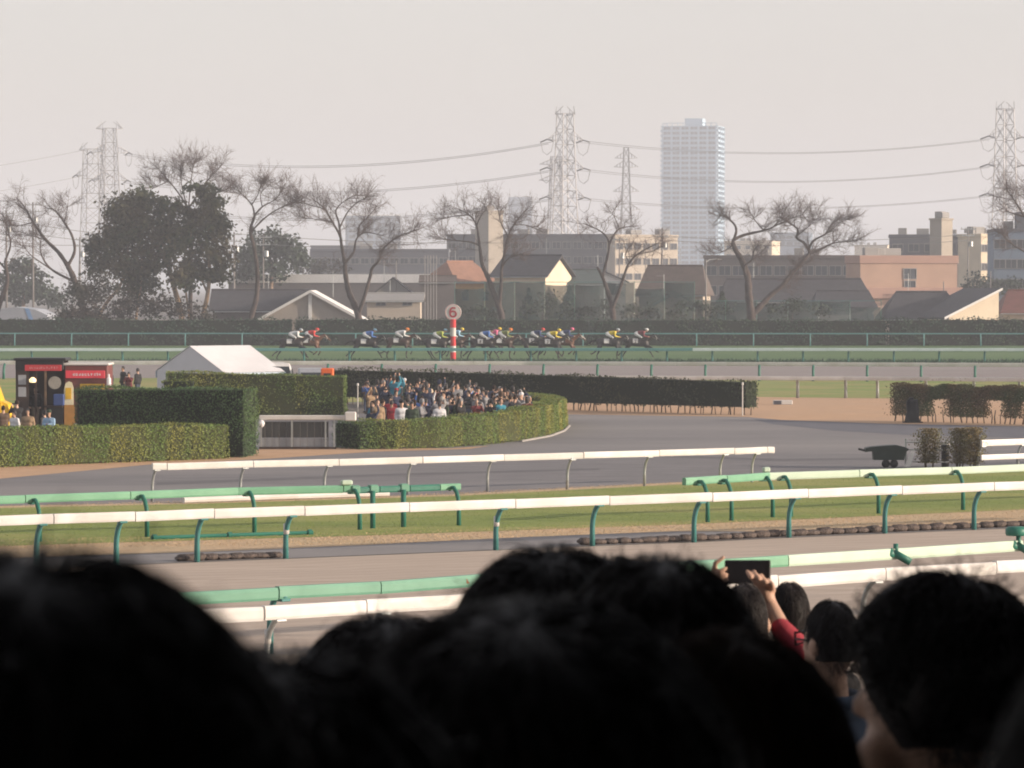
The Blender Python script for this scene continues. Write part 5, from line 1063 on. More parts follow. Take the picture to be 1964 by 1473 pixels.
mb = MB(); lv = [(.36, .0), (.30, .25), (.27, .5), (.25, .95), (.22, 1.08)]
for (r0, z0_), (r1_, z1_) in zip(lv, lv[1:]): mb.prism([(-r0, -.22), (r0, -.22), (r0, .22), (-r0, .22)], z0_, z1_ - .002)
mb2 = MB(); rings = []
for k, (r_, z_) in enumerate(lv): rings += [(r_ * x + .02 * math.sin(z_ * 9 + x * 3), .24 * y + .02 * math.cos(z_ * 8), z_) for x, y in ((-1, -1), (-.3, -1.08), (.4, -.95), (1, -1), (1.04, 0), (1, 1), (0, 1.05), (-1, 1), (-1.05, 0))]
fs = [(i * 9 + j, i * 9 + (j + 1) % 9, i * 9 + 9 + (j + 1) % 9, i * 9 + 9 + j) for i in range(4) for j in range(9)] + [tuple(range(36, 45))]
mb2.add(rings, fs); mb2.build('cloth_cover', m_dark, rt, True); bx('foot_board', (0, 0, .03), (.9, .5, .06), m_black, rt); bx('cap', (-.05, 0, 1.12), (.2, .2, .1), m_black, rt, .02)
g = G(1501, 776); rt = thing('concrete_block', 'flat grey block lying on the sand path', 'block', g); bx('slab', (0, 0, .12), (1.0, .6, .22), m_white2, rt, .02); bx('dark_side', (-.28, -.31, .12), (.4, .02, .2), m_slate, rt)
# small post lamps of the inner enclosure
for i, (px, pyb, hgt_, lab) in enumerate(((686, 800, 1.5, 'slim white marker post at the end of the olive hedge'), (1424, 798, 1.5, 'slim white marker post at the end of the long dark hedge'))):
    g = G(px, pyb); rt = thing('marker_post', lab, 'post', g); mb = MB(); mb.tube([(0, 0, 0), (0, 0, hgt_)], .03, 6); mb.build('shaft', m_white2, rt); mb = MB(); mb.lathe([(.01, 0), (.06, .02), (.05, .12), (.01, .14)], 8, (0, 0, hgt_)); mb.build('cap', m_white, rt)
# ------------------------------------------------------------------ the grandstand the picture is taken from
m_conc = M('stand_concrete', (.36, .35, .34), (.28, .27, .27), rough=.9, scale=1)
m_sroof = M('stand_soffit', (.30, .30, .31), (.24, .24, .25), rough=.9)  # stand surfaces lightened to bounce fill onto the crowd
def floor_z(y): return 4.72 - .085 * (math.floor(y / .9) * .9)
rt = tag(link('grandstand_terrace', None), kind='structure')
y = -9.0
while y < 19.7:
    z = floor_z(y + .45); mb = MB(); mb.box((0, y + .45, z / 2), (26, .9 - .002, z)); mb.build('terrace_step', m_conc, rt); y += .9
rt = thing('grandstand_shade_shell', 'unseen grandstand roof, back wall and side wall added to shade the crowd', 'grandstand', (0, 0, 0))
bx('roof_slab', (0, -1.5, 11.6), (30, 17, .5), m_sroof, rt); bx('back_wall', (0, -9.6, 5.67), (30, .6, 11.34), m_sroof, rt); bx('side_wall', (7.2, 1.1, 5.67), (.5, 20.8, 11.34), m_sroof, rt)  # out-of-view shell; side wall cut to length for the shade it casts

# ------------------------------------------------------------------ horses and jockeys
def horse_caps(pose):
    c = [((-.46, 0, 1.24), .275, (.05, 0, 1.20), .285, 0), ((.05, 0, 1.20), .285, (.50, 0, 1.20), .285, 0), ('e', (-.66, 0, 1.28), (.30, .25, .28), 0), ('e', (.58, 0, 1.18), (.24, .21, .30), 0),
         ((.60, 0, 1.34), .20, (.92, 0, 1.55), .145, 0), ((.92, 0, 1.55), .145, (1.20, 0, 1.70), .105, 0), ((1.20, 0, 1.69), .105, (1.36, 0, 1.56), .10, 0), ((1.36, 0, 1.56), .095, (1.62, 0, 1.34), .062, 0),
         ((1.19, .05, 1.78), .03, (1.17, .06, 1.88), .012, 0), ((1.19, -.05, 1.78), .03, (1.17, -.06, 1.88), .012, 0),
         ((-.92, 0, 1.36), .06, (-1.15, 0, 1.36), .07, 1), ((-1.15, 0, 1.36), .07, (-1.55, 0, 1.12), .045, 1), ((.72, 0, 1.60), .05, (1.16, 0, 1.83), .04, 1)]
    legs = {0: dict(f=[((.55, 1.02), (.98, .86), (1.28, .62), (1.44, .55)), ((.52, 1.0), (.80, .70), (1.02, .38), (1.10, .20))], h=[((-.62, 1.1), (-.92, .72), (-1.28, .42), (-1.42, .30)), ((-.58, 1.08), (-.78, .70), (-1.02, .34), (-1.12, .10))]),
            1: dict(f=[((.55, 1.0), (.72, .66), (.52, .40), (.36, .34)), ((.56, 1.0), (.88, .76), (.84, .42), (.72, .30))], h=[((-.60, 1.1), (-.42, .70), (-.28, .36), (-.12, .16)), ((-.60, 1.1), (-.62, .68), (-.42, .32), (-.30, .07))]),
            2: dict(f=[((.54, 1.0), (.62, .58), (.56, .26), (.60, .07)), ((.56, 1.02), (.94, .80), (.98, .48), (.88, .36))], h=[((-.62, 1.1), (-.86, .70), (-1.16, .44), (-1.32, .42)), ((-.60, 1.08), (-.70, .64), (-.86, .30), (-.86, .07))])}[pose]
    for k, (nm, r) in enumerate((('f', (.135, .075, .048, .052)), ('h', (.185, .085, .05, .054)))):
        for s, L in zip((-1, 1), legs[nm]):
            p = [(x, s * (.15 if i else .12), z) for i, (x, z) in enumerate(L)]
            for i in range(3): c.append((p[i], r[i], p[i + 1], r[i + 1] if i < 2 else r[3] * .85, 0 if i < 2 else 1))
            c.append((p[3], r[3], (p[3][0] + .05, p[3][1], p[3][2] - .03), r[3] * 1.05, 2))
    return c
JOCK = [('e', (.66, 0, 2.10), (.105, .085, .115), 3), ((.56, 0, 2.02), .055, (.46, 0, 1.97), .07, 3), ((.42, -.10, 1.96), .12, (.42, .10, 1.96), .12, 0), ((.38, 0, 1.95), .155, (.02, 0, 1.90), .15, 0), ((.02, 0, 1.90), .15, (-.10, 0, 1.86), .16, 1), ((-.12, -.08, 1.82), .13, (-.12, .08, 1.82), .13, 1)]
for s in (-1, 1):
    JOCK += [((.42, s * .20, 1.96), .075, (.44, s * .30, 1.70), .055, 0), ((.44, s * .30, 1.70), .055, (.78, s * .12, 1.62), .042, 0), ((.78, s * .12, 1.62), .045, (.86, s * .09, 1.63), .035, 3),
             ((-.10, s * .12, 1.80), .115, (.26, s * .27, 1.60), .075, 1), ((.26, s * .27, 1.60), .07, (.02, s * .30, 1.24), .05, 2), ((.02, s * .30, 1.22), .048, (.16, s * .30, 1.15), .04, 2)]
HM = [fused(horse_caps(p), .034, 5, 'horse') for p in range(3)]
JM = fused(JOCK, .026, 3, 'jockey')
mb = MB(); mb.lathe([(.125, 0), (.128, .04), (.115, .09), (.08, .125), (.03, .14), (.004, .142)], 14); mb.v = [(x * 1.12, y, z) for x, y, z in mb.v]; mb.box((.14, 0, .0), (.09, .15, .015)); CAPM = mb.mesh('cap', m_white, True)
mb = MB()
for s in (-1, 1):
    for i in range(4):
        a0, a1 = i / 4, (i + 1) / 4
        def sp_(u, a): return (u, s * (.04 + .27 * math.sin(a * 1.5)), 1.50 - .36 * (1 - math.cos(a * 1.5)) * 1.0)
        mb.add([sp_(-.36, a0), sp_(.02, a0), sp_(.02, a1), sp_(-.36, a1)], [(0, 1, 2, 3) if s < 0 else (3, 2, 1, 0)])
mb.v = [(x, y * 1.12, z + .015) for x, y, z in mb.v]; CLOTH = mb.mesh('saddle_cloth', m_white)
mb = MB(); mb.box((0, 0, 0), (.34, .20, .07), 0, 0, .03); SADDLE = mb.mesh('saddle', m_black)
mb = MB(); mb.tube([(1.28, -.10, 1.70), (1.42, -.09, 1.50), (1.34, -.09, 1.42)], .018, 5); mb.tube([(1.42, -.085, 1.50), (.86, -.10, 1.63)], .012, 4); BRID = mb.mesh('bridle', m_white2)
mb = MB(); mb.extr([(1.31, 0, 1.70), (1.38, 0, 1.655), (1.64, 0, 1.41), (1.60, 0, 1.40)], (0, .001, 0)); mb.box((1.49, 0, 1.535), (.34, .06, .03)); mb.v = [(x, y, z) for x, y, z in mb.v]
BL = MB(); BL.tube([(1.36, -.02, 1.655), (1.5, -.02, 1.535), (1.63, -.02, 1.40)], [.035, .04, .035], 6); BLAZE = BL.mesh('blaze', m_white)
def cm(n, c, k=.8): return M('cloth_' + n, c, tuple(x * k for x in c), rough=.7, scale=6)
m_skin = M('skin', (.46, .29, .21), (.40, .25, .18), rough=.55, scale=8)
m_bay = M('bay_coat', (.045, .024, .016), (.032, .017, .012), rough=.45, scale=3); m_dbay = M('dark_bay_coat', (.02, .015, .014), (.014, .011, .01), rough=.45, scale=3); m_ches = M('chestnut_coat', (.11, .045, .02), (.085, .035, .016), rough=.45, scale=3); m_blk = M('black_coat', (.018, .016, .017), rough=.45)
m_mane = M('dark_mane', (.012, .01, .01), rough=.7); m_hoof = M('hoof', (.05, .04, .035), rough=.7)
m_boot = M('riding_boot', (.02, .018, .018), rough=.4); whb = cm('white', (.62, .62, .62), .9)
NAVY, BLUE, LBL = cm('navy', (.03, .05, .14)), cm('blue', (.06, .16, .45)), cm('light_blue', (.30, .50, .66)); RED, PINK, YEL = cm('red', (.62, .06, .05)), cm('pink', (.75, .16, .30)), cm('yellow', (.68, .52, .05)); ORG, OLV, GRN, MAR = cm('orange', (.80, .25, .05)), cm('olive', (.22, .25, .08)), cm('lime', (.36, .42, .08)), cm('maroon', (.18, .04, .05)); GRY, BLK, WHT = cm('grey', (.38, .42, .45)), cm('black', (.02, .02, .024)), whb
# (jockey cap x, feet line y, pose, coat, jacket, cap, number, bridle/blaze, words)
RACE = [(579, 690.5, 0, m_dbay, WHT, GRY, '', 0, 'white jacket and grey cap, last of the field at the left', 'dark bay racehorse trailing last at the left'),
        (610, 688.5, 1, m_ches, RED, RED, '', 0, 'red jacket and red cap, second from last', 'chestnut racehorse second from last, under the red jacket'),
        (721, 690.5, 0, m_dbay, BLUE, LBL, '', 1, 'blue jacket and pale blue cap, riding alone', 'dark racehorse with a white bridle running alone under the blue jacket'),
        (783, 688, 2, m_bay, WHT, ORG, '', 2, 'white jacket and orange cap left of the furlong pole', 'bay racehorse with a white blaze left of the furlong pole'),
        (856, 691, 1, m_dbay, GRN, LBL, '', 0, 'lime jacket and pale cap just left of the furlong pole', 'dark racehorse just left of the furlong pole'),
        (888, 688, 2, m_bay, LBL, YEL, '', 2, 'light blue sleeves and yellow cap behind the furlong pole', 'bay racehorse with a pale nose behind the furlong pole'),
        (945, 690.5, 0, m_dbay, BLUE, BLK, '8', 0, 'blue jacket and dark cap in the middle pack', 'dark racehorse nearest the rail in the middle pack'),
        (960, 686.5, 1, m_bay, PINK, YEL, '', 0, 'pink jacket and yellow cap in the middle pack', 'bay racehorse under the pink jacket in the middle pack'),
        (981, 689, 2, m_bay, OLV, ORG, '', 0, 'olive jacket and orange-red cap at the front of the middle pack', 'bay racehorse at the front of the middle pack'),
        (1043, 688.5, 1, m_dbay, NAVY, RED, '5', 0, 'navy jacket and red cap at the back of the leading pack', 'dark racehorse at the back of the leading pack'),
        (1074, 691, 2, m_dbay, YEL, YEL, '3', 0, 'yellow jacket in the leading pack', 'dark racehorse nearest the rail in the leading pack'),
        (1099, 687.5, 1, m_ches, NAVY, PINK, '7', 2, 'navy and white silks with a pink cap, front of the leading pack', 'chestnut racehorse with a white blaze at the front of the leading pack'),
        (1187, 690, 2, m_blk, YEL, GRY, '', 0, 'yellow jacket and grey cap in second place', 'black racehorse lying second'),
        (1242, 689.5, 0, m_dbay, MAR, WHT, '2', 1, 'maroon jacket and white cap in the lead at the right', 'dark racehorse in the lead with outstretched forelegs')]
NUM = {}
for (cx, fy, pose, coat, jac, cap, num, extra, jl, hl_) in RACE:
    Y = Yb(fy); base = P(cx, 640, Y); k = 1.17; loc = Vector((base.x - .72 * k, Y, .02 if pose != 9 else 0))
    h = dress(HM[pose], 'racehorse', [coat, m_mane, m_hoof], None, loc); h.scale = (k, k, k); tag(h, hl_, 'horse', 'racehorses on the back straight')
    c = link('saddle_cloth', CLOTH, h); link('saddle', SADDLE, h, (-.02, 0, 1.53)); link('bridle', BRID, h)
    if num:
        if num not in NUM: NUM[num] = text_mesh(num, .30, m_black, .004, .008)
        o = link('number', NUM[num], c, (-.17, -.352, 1.30)); o.rotation_euler = (R(78), 0, 0)
    if extra == 2: link('blaze', BLAZE, h)
    j = dress(JM, 'person', [jac, whb, m_boot, m_skin], None, loc); j.scale = (k, k, k); tag(j, 'crouching jockey in ' + jl, 'jockey', 'jockeys on the back straight')
    cp = dress(CAPM, 'cap', [cap], j, (.655, 0, 2.125)); cp.rotation_euler = (0, R(12), 0)

# ------------------------------------------------------------------ people
def person_caps(arms='down', lean=0.0, fine=False):
    c = [('e', (0, .005, 1.585), (.074, .092, .115), 0), ((0, .05, 1.52), .052, (0, .065, 1.50), .045, 0), ((0, -.012, 1.36), .058, (0, 0, 1.50), .056, 0), ((0, .092, 1.585), .016, (0, .108, 1.565), .017, 0),
         ('e', (-.077, -.005, 1.58), (.013, .020, .031), 0), ('e', (.077, -.005, 1.58), (.013, .020, .031), 0),
         ((-.165, -.01, 1.345), .068, (.165, -.01, 1.345), .068, 1), ((-.10, 0, 1.25), .125, (.10, 0, 1.25), .125, 1), ((-.08, 0, 1.06), .12, (.08, 0, 1.06), .12, 1), ((-.085, -.01, .92), .128, (.085, -.01, .92), .128, 1)]
    for s in (-1, 1):
        c += [((s * .09, 0, .86), .10, (s * .10, .02, .48), .068, 2), ((s * .10, .02, .48), .066, (s * .10, -.01, .10), .05, 2), ((s * .10, -.03, .05), .052, (s * .11, .13, .04), .042, 3)]
        sh = (s * .205, -.01, 1.335)
        if arms == 'down' or (arms == 'one' and s < 0): e, w, h = (s * .255, -.03, 1.08), (s * .24, .06, .86), (s * .235, .09, .79)
        elif arms == 'phone': e, w, h = (s * .23, .20, 1.20), (s * .10, .30, 1.42), (s * .06, .31, 1.50)
        elif arms == 'one': e, w, h = (s * .27, .10, 1.48), (s * .20, .16, 1.72), (s * .18, .17, 1.80)
        elif arms == 'up': e, w, h = (s * .25, .16, 1.46), (s * .13, .24, 1.70), (s * .09, .25, 1.78)
        else: e, w, h = (s * .25, .06, 1.10), (s * .05, .20, 1.13), (-s * .06, .19, 1.14)
        c += [(sh, .066, e, .054, 1), (e, .054, w, .044, 1), (w, .036, h, .040, 0)]
    return c
PM = {k: fused(person_caps(k), .030, 3, 'person') for k in ('down', 'phone', 'one', 'up', 'cross')}
def hair_cap(kind):
    mb = MB(); prof = []
    n, kk = 14, 7; vs, fs = [], []
    for i in range(kk + 1):
        for j in range(n):
            az = 2 * math.pi * j / n; front = max(0, math.sin(az)); lim = (2.35 if kind != 'short' else 2.05) - (1.05 if kind != 'hood' else .8) * front
            if kind == 'long': lim = 2.6 - 1.3 * front
            th = lim * i / kk; r = 1.13 if kind != 'hood' else 1.28
            x, y, z = math.sin(th) * math.cos(az), math.sin(th) * math.sin(az), math.cos(th)
            dz = (-.07 if kind == 'long' and th > 1.6 else 0)
            vs.append((x * .074 * r, y * .092 * r - .006, z * .115 * r + dz + random.uniform(-.003, .003)))
    for i in range(kk):
        for j in range(n): fs.append((i * n + j, i * n + (j + 1) % n, (i + 1) * n + (j + 1) % n, (i + 1) * n + j))
    mb.add(vs, fs); return mb.mesh('hair', m_black, True)
HAIR = {k: hair_cap(k) for k in ('short', 'bob', 'long', 'hood')}
mb = MB(); mb.lathe([(.10, 0), (.102, .05), (.085, .10), (.03, .125), (.004, .127)], 14); mb.box((0, .12, .005), (.13, .09, .012)); BEANIE = mb.mesh('hat', m_black, True)
mb = MB(); mb.box((0, 0, 0), (.15, .012, .08), 0, 0, .004); PHONE = mb.mesh('phone', m_black)
mb = MB(); mb.box((0, 0, 0), (.30, .006, .22)); PAPER = mb.mesh('paper', m_white)
HC = [M('black_hair', (.032, .026, .025), (.020, .016, .016), rough=.52, spec=.24), M('dark_brown_hair', (.035, .021, .015), (.022, .014, .01), rough=.7, spec=.08), M('grey_hair', (.25, .24, .23), rough=.6)]
JK = [('black', (.018, .018, .02)), ('charcoal', (.05, .05, .055)), ('navy', (.025, .032, .065)), ('grey', (.22, .22, .23)), ('brown', (.10, .065, .045)), ('beige', (.42, .34, .25)), ('dark green', (.035, .055, .035)), ('teal', (.04, .22, .30)), ('red', (.35, .035, .045)), ('white', (.66, .66, .68)), ('maroon', (.14, .03, .035)), ('light blue', (.30, .45, .62)), ('tan', (.30, .21, .13)), ('blue', (.05, .12, .35))]
JKW = [15, 9, 13, 5, 2, .8, 3, .9, 1.2, 1, .8, .8, .8, 1.5]
JMAT = {n: M('jacket_' + n.replace(' ', '_'), c, tuple(x * .75 for x in c), rough=.85, scale=5) for n, c in JK}
TR = [M('trousers_dark', (.02, .021, .026)), M('jeans', (.05, .065, .11)), M('trousers_khaki', (.2, .16, .11))]; SHOE = M('shoes', (.03, .028, .027))
SKN = [m_skin, M('skin_light', (.52, .34, .25), (.46, .30, .22), rough=.55), M('skin_tan', (.40, .24, .165), (.35, .21, .145), rough=.55)]
def spectator(x, y, h, yaw, pose, jac, head, label, group, z=0.0, phone=None):
    b = dress(PM[pose], 'person', [random.choice(SKN), JMAT[jac], random.choice(TR), SHOE], None, (x, y, z), yaw); k = h / 1.70; b.scale = (k, k, k); tag(b, label, 'person', group)
    if head in HAIR: o = dress(HAIR[head], 'hair', [random.choices(HC, (6, 3, 1))[0]] if head != 'hood' else [JMAT[jac]], b, (0, 0, 1.59))
    else: o = dress(BEANIE, 'hat', [JMAT[head]], b, (0, 0, 1.615))
    if pose in ('phone', 'up') : ph = link('phone' if phone is None else 'paper', PHONE if phone is None else PAPER, b, (0, .33 if pose == 'phone' else .27, 1.53 if pose == 'phone' else 1.82)); 
    return b
# the crowd behind the curved hedge
pts = []; tries = 0
while len(pts) < 112 and tries < 9000:
    tries += 1; px = random.uniform(694, 1016); yb_ = 722 + max(0, px - 690) * .075; yf_ = 778 - (px - 690) * .043
    py = (yb_ + abs(random.gauss(0, 8)) if random.random() < .58 else yf_ - abs(random.gauss(0, 6))) if random.random() < .9 else yb_ + (yf_ - yb_) * random.random(); py = min(max(py, yb_), yf_); Y = (CAM_H - 1.62) * FPX / (py - 545); p = P(px, py, Y)
    if all((p.x - q[0]) ** 2 + (p.y - q[1]) ** 2 > .62 ** 2 for q in pts): pts.append((p.x, Y, px, py))
pts.sort(key=lambda q: -q[1]); rows = 6; per = math.ceil(len(pts) / rows); rn = ('rearmost', 'second rearmost', 'third rearmost', 'third frontmost', 'second frontmost', 'frontmost')
for r_ in range(rows):
    row = sorted(pts[r_ * per:(r_ + 1) * per], key=lambda q: q[2])
    for i, (x, Y, px, py) in enumerate(row):
        pose = random.choices(('down', 'phone', 'one', 'up', 'cross'), (4, 3, .6, .8, 2))[0]; jn = random.choices([n for n, _ in JK], JKW)[0]; head = random.choices(('short', 'bob', 'long', 'hood', 'black', 'white', 'navy', 'red'), (8, 5, 3, 1, 1.2, .6, .6, .3))[0]
        hgt_ = random.uniform(1.55, 1.80) if py < 775 else random.uniform(1.5, 1.68)
        hw_ = {'short': 'short hair', 'bob': 'bobbed hair', 'long': 'long hair', 'hood': 'hood up'}.get(head, f'{head} hat'); pw = {'down': 'arms down', 'phone': 'holding a phone', 'one': 'one arm raised', 'up': 'both arms raised', 'cross': 'arms crossed'}[pose]
        if abs(px - 760) < 9 and r_ < 2: jn, pose, pw, hgt_ = 'teal', 'up', 'both arms raised', 1.9
        face = random.choice((0, 1)); yaw = (R(180) if face else 0) + random.gauss(0, .6)
        spectator(x, Y, hgt_, yaw, pose, jn, head, f'{i + 1}{("st", "nd", "rd")[i] if i < 3 else "th"} from left in {rn[r_]} crowd row, {jn} jacket, {hw_}, {pw}', 'spectators behind the curved hedge')
# people near the stall
for (px, py, h, yaw, pose, jn, head, lab, Y) in (
        (6, 792, 1.65, .3, 'cross', 'brown', 'short', 'person in a brown jacket at the left edge before the yellow car', 150), (32, 770, 1.76, .5, 'phone', 'black', 'short', 'tall person in black between the yellow car and the stall', 154), (27, 806, 1.6, 2.4, 'down', 'white', 'bob', 'person in white low above the front hedge at left', 146), (53, 806, 1.62, 3.0, 'down', 'tan', 'short', 'person with a sunlit face above the front hedge near the stall', 147),
        (94, 806, 1.6, 2.8, 'cross', 'light blue', 'dark green', 'person with a green cap above the front hedge before the stall', 146), (68, 722, 1.75, 2.9, 'down', 'black', 'short', 'vendor in black inside the open stall hatch', 168.6), (212, 712, 1.7, 1.2, 'down', 'charcoal', 'short', 'leftmost of the dark figures between the stall and the tent', 212), (236, 702, 1.78, 2.2, 'down', 'black', 'short', 'tallest dark figure between the stall and the tent', 216), (247, 714, 1.66, 2.9, 'phone', 'maroon', 'bob', 'person in maroon between the stall and the tent', 207), (264, 710, 1.74, 1.0, 'down', 'black', 'short', 'rightmost of the dark figures left of the tent', 213), (85, 806, 1.5, 1.0, 'down', 'charcoal', 'bob', 'small dark figure left of the green cap by the stall', 149)):
    p = P(px, 700, Y); spectator(p.x, Y, h, yaw, pose, jn, head, lab, 'people by the food stall', .14 if 'vendor' in lab else 0.0)

# ------------------------------------------------------------------ the crowd on the terrace in front of the lens
def strands(n, c, r, length, sag, curl, lift, rgn, back=True, rad=.0006, K=7, fly=0.0, front=.35, cut=0.0):
    """hair as fine tubes lying on a scalp ellipsoid c, r; faces +y."""
    d = rgn.normal(size=(n * 3, 3)); d /= np.linalg.norm(d, axis=1, keepdims=True); keep = (d[:, 2] > -.35 + cut + d[:, 1] * 1.1) & (d[:, 2] > -.75); d = d[keep][:n]; N = len(d)
    crown = np.array([0, -.25, .97]); t = d - crown * (d @ crown)[:, None]; t /= np.linalg.norm(t, axis=1, keepdims=True) + 1e-6
    t = t + rgn.normal(size=(N, 3)) * .25; u = np.linspace(0, 1, K); L = length * rgn.uniform(.6, 1.15, (N, 1))
    pos = c + d * r * 1.0; P_ = [pos]; dirv = d * lift + t; dirv /= np.linalg.norm(dirv, axis=1, keepdims=True)
    for k in range(1, K):
        nx = P_[-1] + dirv * L / (K - 1); q = (nx - c) / r; m = np.linalg.norm(q, axis=1, keepdims=True); lim = 1.01 + .035 * rgn.random((N, 1)) * (1 + fly)
        q = np.where(m < lim, q / m * lim, q); m = np.linalg.norm(q, axis=1, keepdims=True); q = np.where((m > lim + .05 + fly * .05) & (q[:, 2:] > -.25), q / m * (lim + .05 + fly * .05), q); hm_ = np.linalg.norm(q[:, :2], axis=1, keepdims=True); q[:, :2] = np.where((hm_ > 1.1) & (q[:, 2:] <= -.25), q[:, :2] / hm_ * 1.1, q[:, :2]); nx = c + q * r; nn = nx - P_[-1]; nn /= np.linalg.norm(nn, axis=1, keepdims=True) + 1e-6
        dirv = nn + np.array([0, 0, -sag]) / K + rgn.normal(size=(N, 3)) * curl; dirv /= np.linalg.norm(dirv, axis=1, keepdims=True); P_.append(nx)
    return np_tubes(np.stack(P_, 1), rad * (1.25 - u)[None, :] * rgn.uniform(.8, 1.5, (N, 1)))
def near_person(label, px, pyt, Y, hw, yaw, hair, jac, style='short', tilt=0.0, caps=None, n=2600, seed=0, voxel=.014, volume=1.0, flyaway=0, cut=0.0, lumpy=1.0):
    """px, pyt: crown of the head in the picture; hw: width of the head with hair in metres."""
    p = P(px, pyt, Y); fz = floor_z(Y); H = p.z - fz; rgn = np.random.default_rng(seed); k = H / 1.735
    me = fused(caps or person_caps('down'), voxel, 4, 'person'); b = dress(me, 'person', [m_skin, jac, TR[0], SHOE], None, (p.x, Y, fz), yaw); b.scale = (k, k, k); tag(b, label, 'person', 'spectators on the terrace')
    r = np.array([hw / 2 / k * .93, hw / 2 / k * 1.12, .128 * volume]); c = np.array([0, -.008, 1.735 - r[2] - .012])
    shell = MB(); n_, kk = 28, 16; vs = []
    for i in range(kk + 1):
        for j in range(n_):
            az = 2 * math.pi * j / n_; fr = max(0, math.sin(az)); lim = {'short': 2.15, 'bob': 2.35, 'long': 2.5}[style] - 1.0 * fr - cut * .9; th = lim * i / kk
            wob = 1 + lumpy * (.035 * math.sin(az * 3 + seed) * math.sin(th * 3) + .02 * math.sin(az * 7 + th * 5 + seed * 2))
            dz = -max(0, th - 1.75) * {'short': 0, 'bob': .10, 'long': .34}[style]
            vs.append((math.sin(th) * math.cos(az) * r[0] * wob, math.sin(th) * math.sin(az) * r[1] * wob, math.cos(th) * r[2] * wob + dz))
    shell.add([Vector(v) + Vector(c) for v in vs], [(i * n_ + j, i * n_ + (j + 1) % n_, (i + 1) * n_ + (j + 1) % n_, (i + 1) * n_ + j) for i in range(kk) for j in range(n_)])
    ho = shell.build('hair', hair, b, True)
    L = {'short': .075, 'bob': .16, 'long': .32}[style]
    V, F = strands(n, c, r, L * (1 - cut), {'short': .12, 'bob': .5, 'long': .9}[style], {'short': .09, 'bob': .05, 'long': .045}[style], {'short': .12, 'bob': .08, 'long': .05}[style], rgn, cut=cut)
    o = link('strands', np_mesh('strands', V, F, hair), ho); o['kind'] = 'stuff'
    if flyaway:
        V, F = strands(flyaway, c, r * 1.02, .07, .25, .30, .5, rgn, rad=.00045, K=10, fly=2); o = link('loose_strands', np_mesh('loose_strands', V, F, hair), ho); o['kind'] = 'stuff'
    return b, k
bh, brh = HC[0], HC[1]
h1, k1 = near_person('nearest dark head filling the lower left corner, with a fur-edged hood', 62, 1028, 1.42, .218, R(8), bh, JMAT['black'], 'short', seed=1, n=4200, flyaway=60)
mb = MB(); pts_ = []
# fur-edged hood lying on the shoulders of the nearest person
hood = fused([((-.17, -.10, 1.38), .055, (0, -.15, 1.36), .075, 0), ((0, -.15, 1.36), .075, (.17, -.10, 1.38), .055, 0), ((-.17, -.10, 1.38), .05, (-.14, .05, 1.40), .04, 0), ((.17, -.10, 1.38), .05, (.14, .05, 1.40), .04, 0)], .014, 3, 'hood'); dress(hood, 'hood', [JMAT['navy']], h1)
fd = rng.normal(size=(2600, 3)); fd /= np.linalg.norm(fd, axis=1, keepdims=True); ang = rng.uniform(-2.7, -.45, 2600); fp_ = np.stack([np.cos(ang) * .20, np.sin(ang) * .15 - .02, 1.42 - .03 * np.cos(ang * 2)], 1) + rng.normal(size=(2600, 3)) * .012
fpaths = fp_[:, None, :] + fd[:, None, :] * np.linspace(0, .045, 4)[None, :, None]; V, F = np_tubes(fpaths, np.tile(np.linspace(.0009, .0003, 4), (2600, 1))); o = link('fur_trim', np_mesh('fur_trim', V, F, M('grey_fur', (.16, .16, .18), (.09, .09, .11), rough=.8)), h1); o['kind'] = 'stuff'
near_person('large blurred dark head in the lower middle', 1020, 1134, 2.15, .252, R(-4), bh, JMAT['black'], 'bob', seed=2, n=3600, flyaway=50, volume=1.03)
near_person('low dark head with a fluffy outline right of the nearest one', 520, 1222, 1.80, .206, R(12), bh, JMAT['navy'], 'bob', seed=14, n=3600, flyaway=90)
near_person('smaller dark head left of the lower middle one', 742, 1170, 4.7, .250, R(5), bh, JMAT['charcoal'], 'short', seed=3, n=2600, flyaway=50)
near_person('dark rounded head at centre, the taller peak of the pair', 1055, 1039, 4.1, .236, R(0), bh, JMAT['black'], 'short', seed=4, n=3400, flyaway=80, volume=1.12)
near_person('dark head wedged between and behind the centre pair', 1165, 1060, 5.5, .21, R(3), bh, JMAT['charcoal'], 'short', seed=15, n=2600, flyaway=60)
near_person('dark head overlapping the right of the centre peak', 1258, 1053, 3.3, .200, R(6), bh, JMAT['black'], 'bob', seed=5, n=3200, flyaway=60, volume=1.05)
near_person('brown-haired head low between the centre pair and the curly head', 1398, 1190, 2.75, .188, R(10), brh, JMAT['brown'], 'long', seed=6, n=3600, flyaway=60)
cc = person_caps('down', fine=True) + [((-.05, .055, 1.50), .04, (-.02, .085, 1.475), .03, 0)]
near_person('large head with tousled wavy hair and a bare ear at lower right', 1806, 1090, 4.5, .226, R(52), bh, JMAT['navy'], 'short', caps=cc, seed=7, n=4600, cut=.16, lumpy=2.2, flyaway=600, volume=1.04, voxel=.009)
b6, k6 = near_person('small figure in glasses and blue collar, face turned left, beside the tousled head', 1592, 1146, 12.0, .160, R(38), bh, M('jacket_slate_blue', (.05, .07, .105)), 'short', seed=8, n=1500, voxel=.009, cut=.10)
mb = MB(); mb.tube([(.088 * math.cos(a_ * math.pi / 8), -.012 + .082 * math.sin(a_ * math.pi / 8), 1.415 + .012 * math.sin(a_ * math.pi / 8)) for a_ in range(17)], .022, 7); mb.build('collar', M('jacket_slate_blue', (.05, .07, .105)), b6, True)
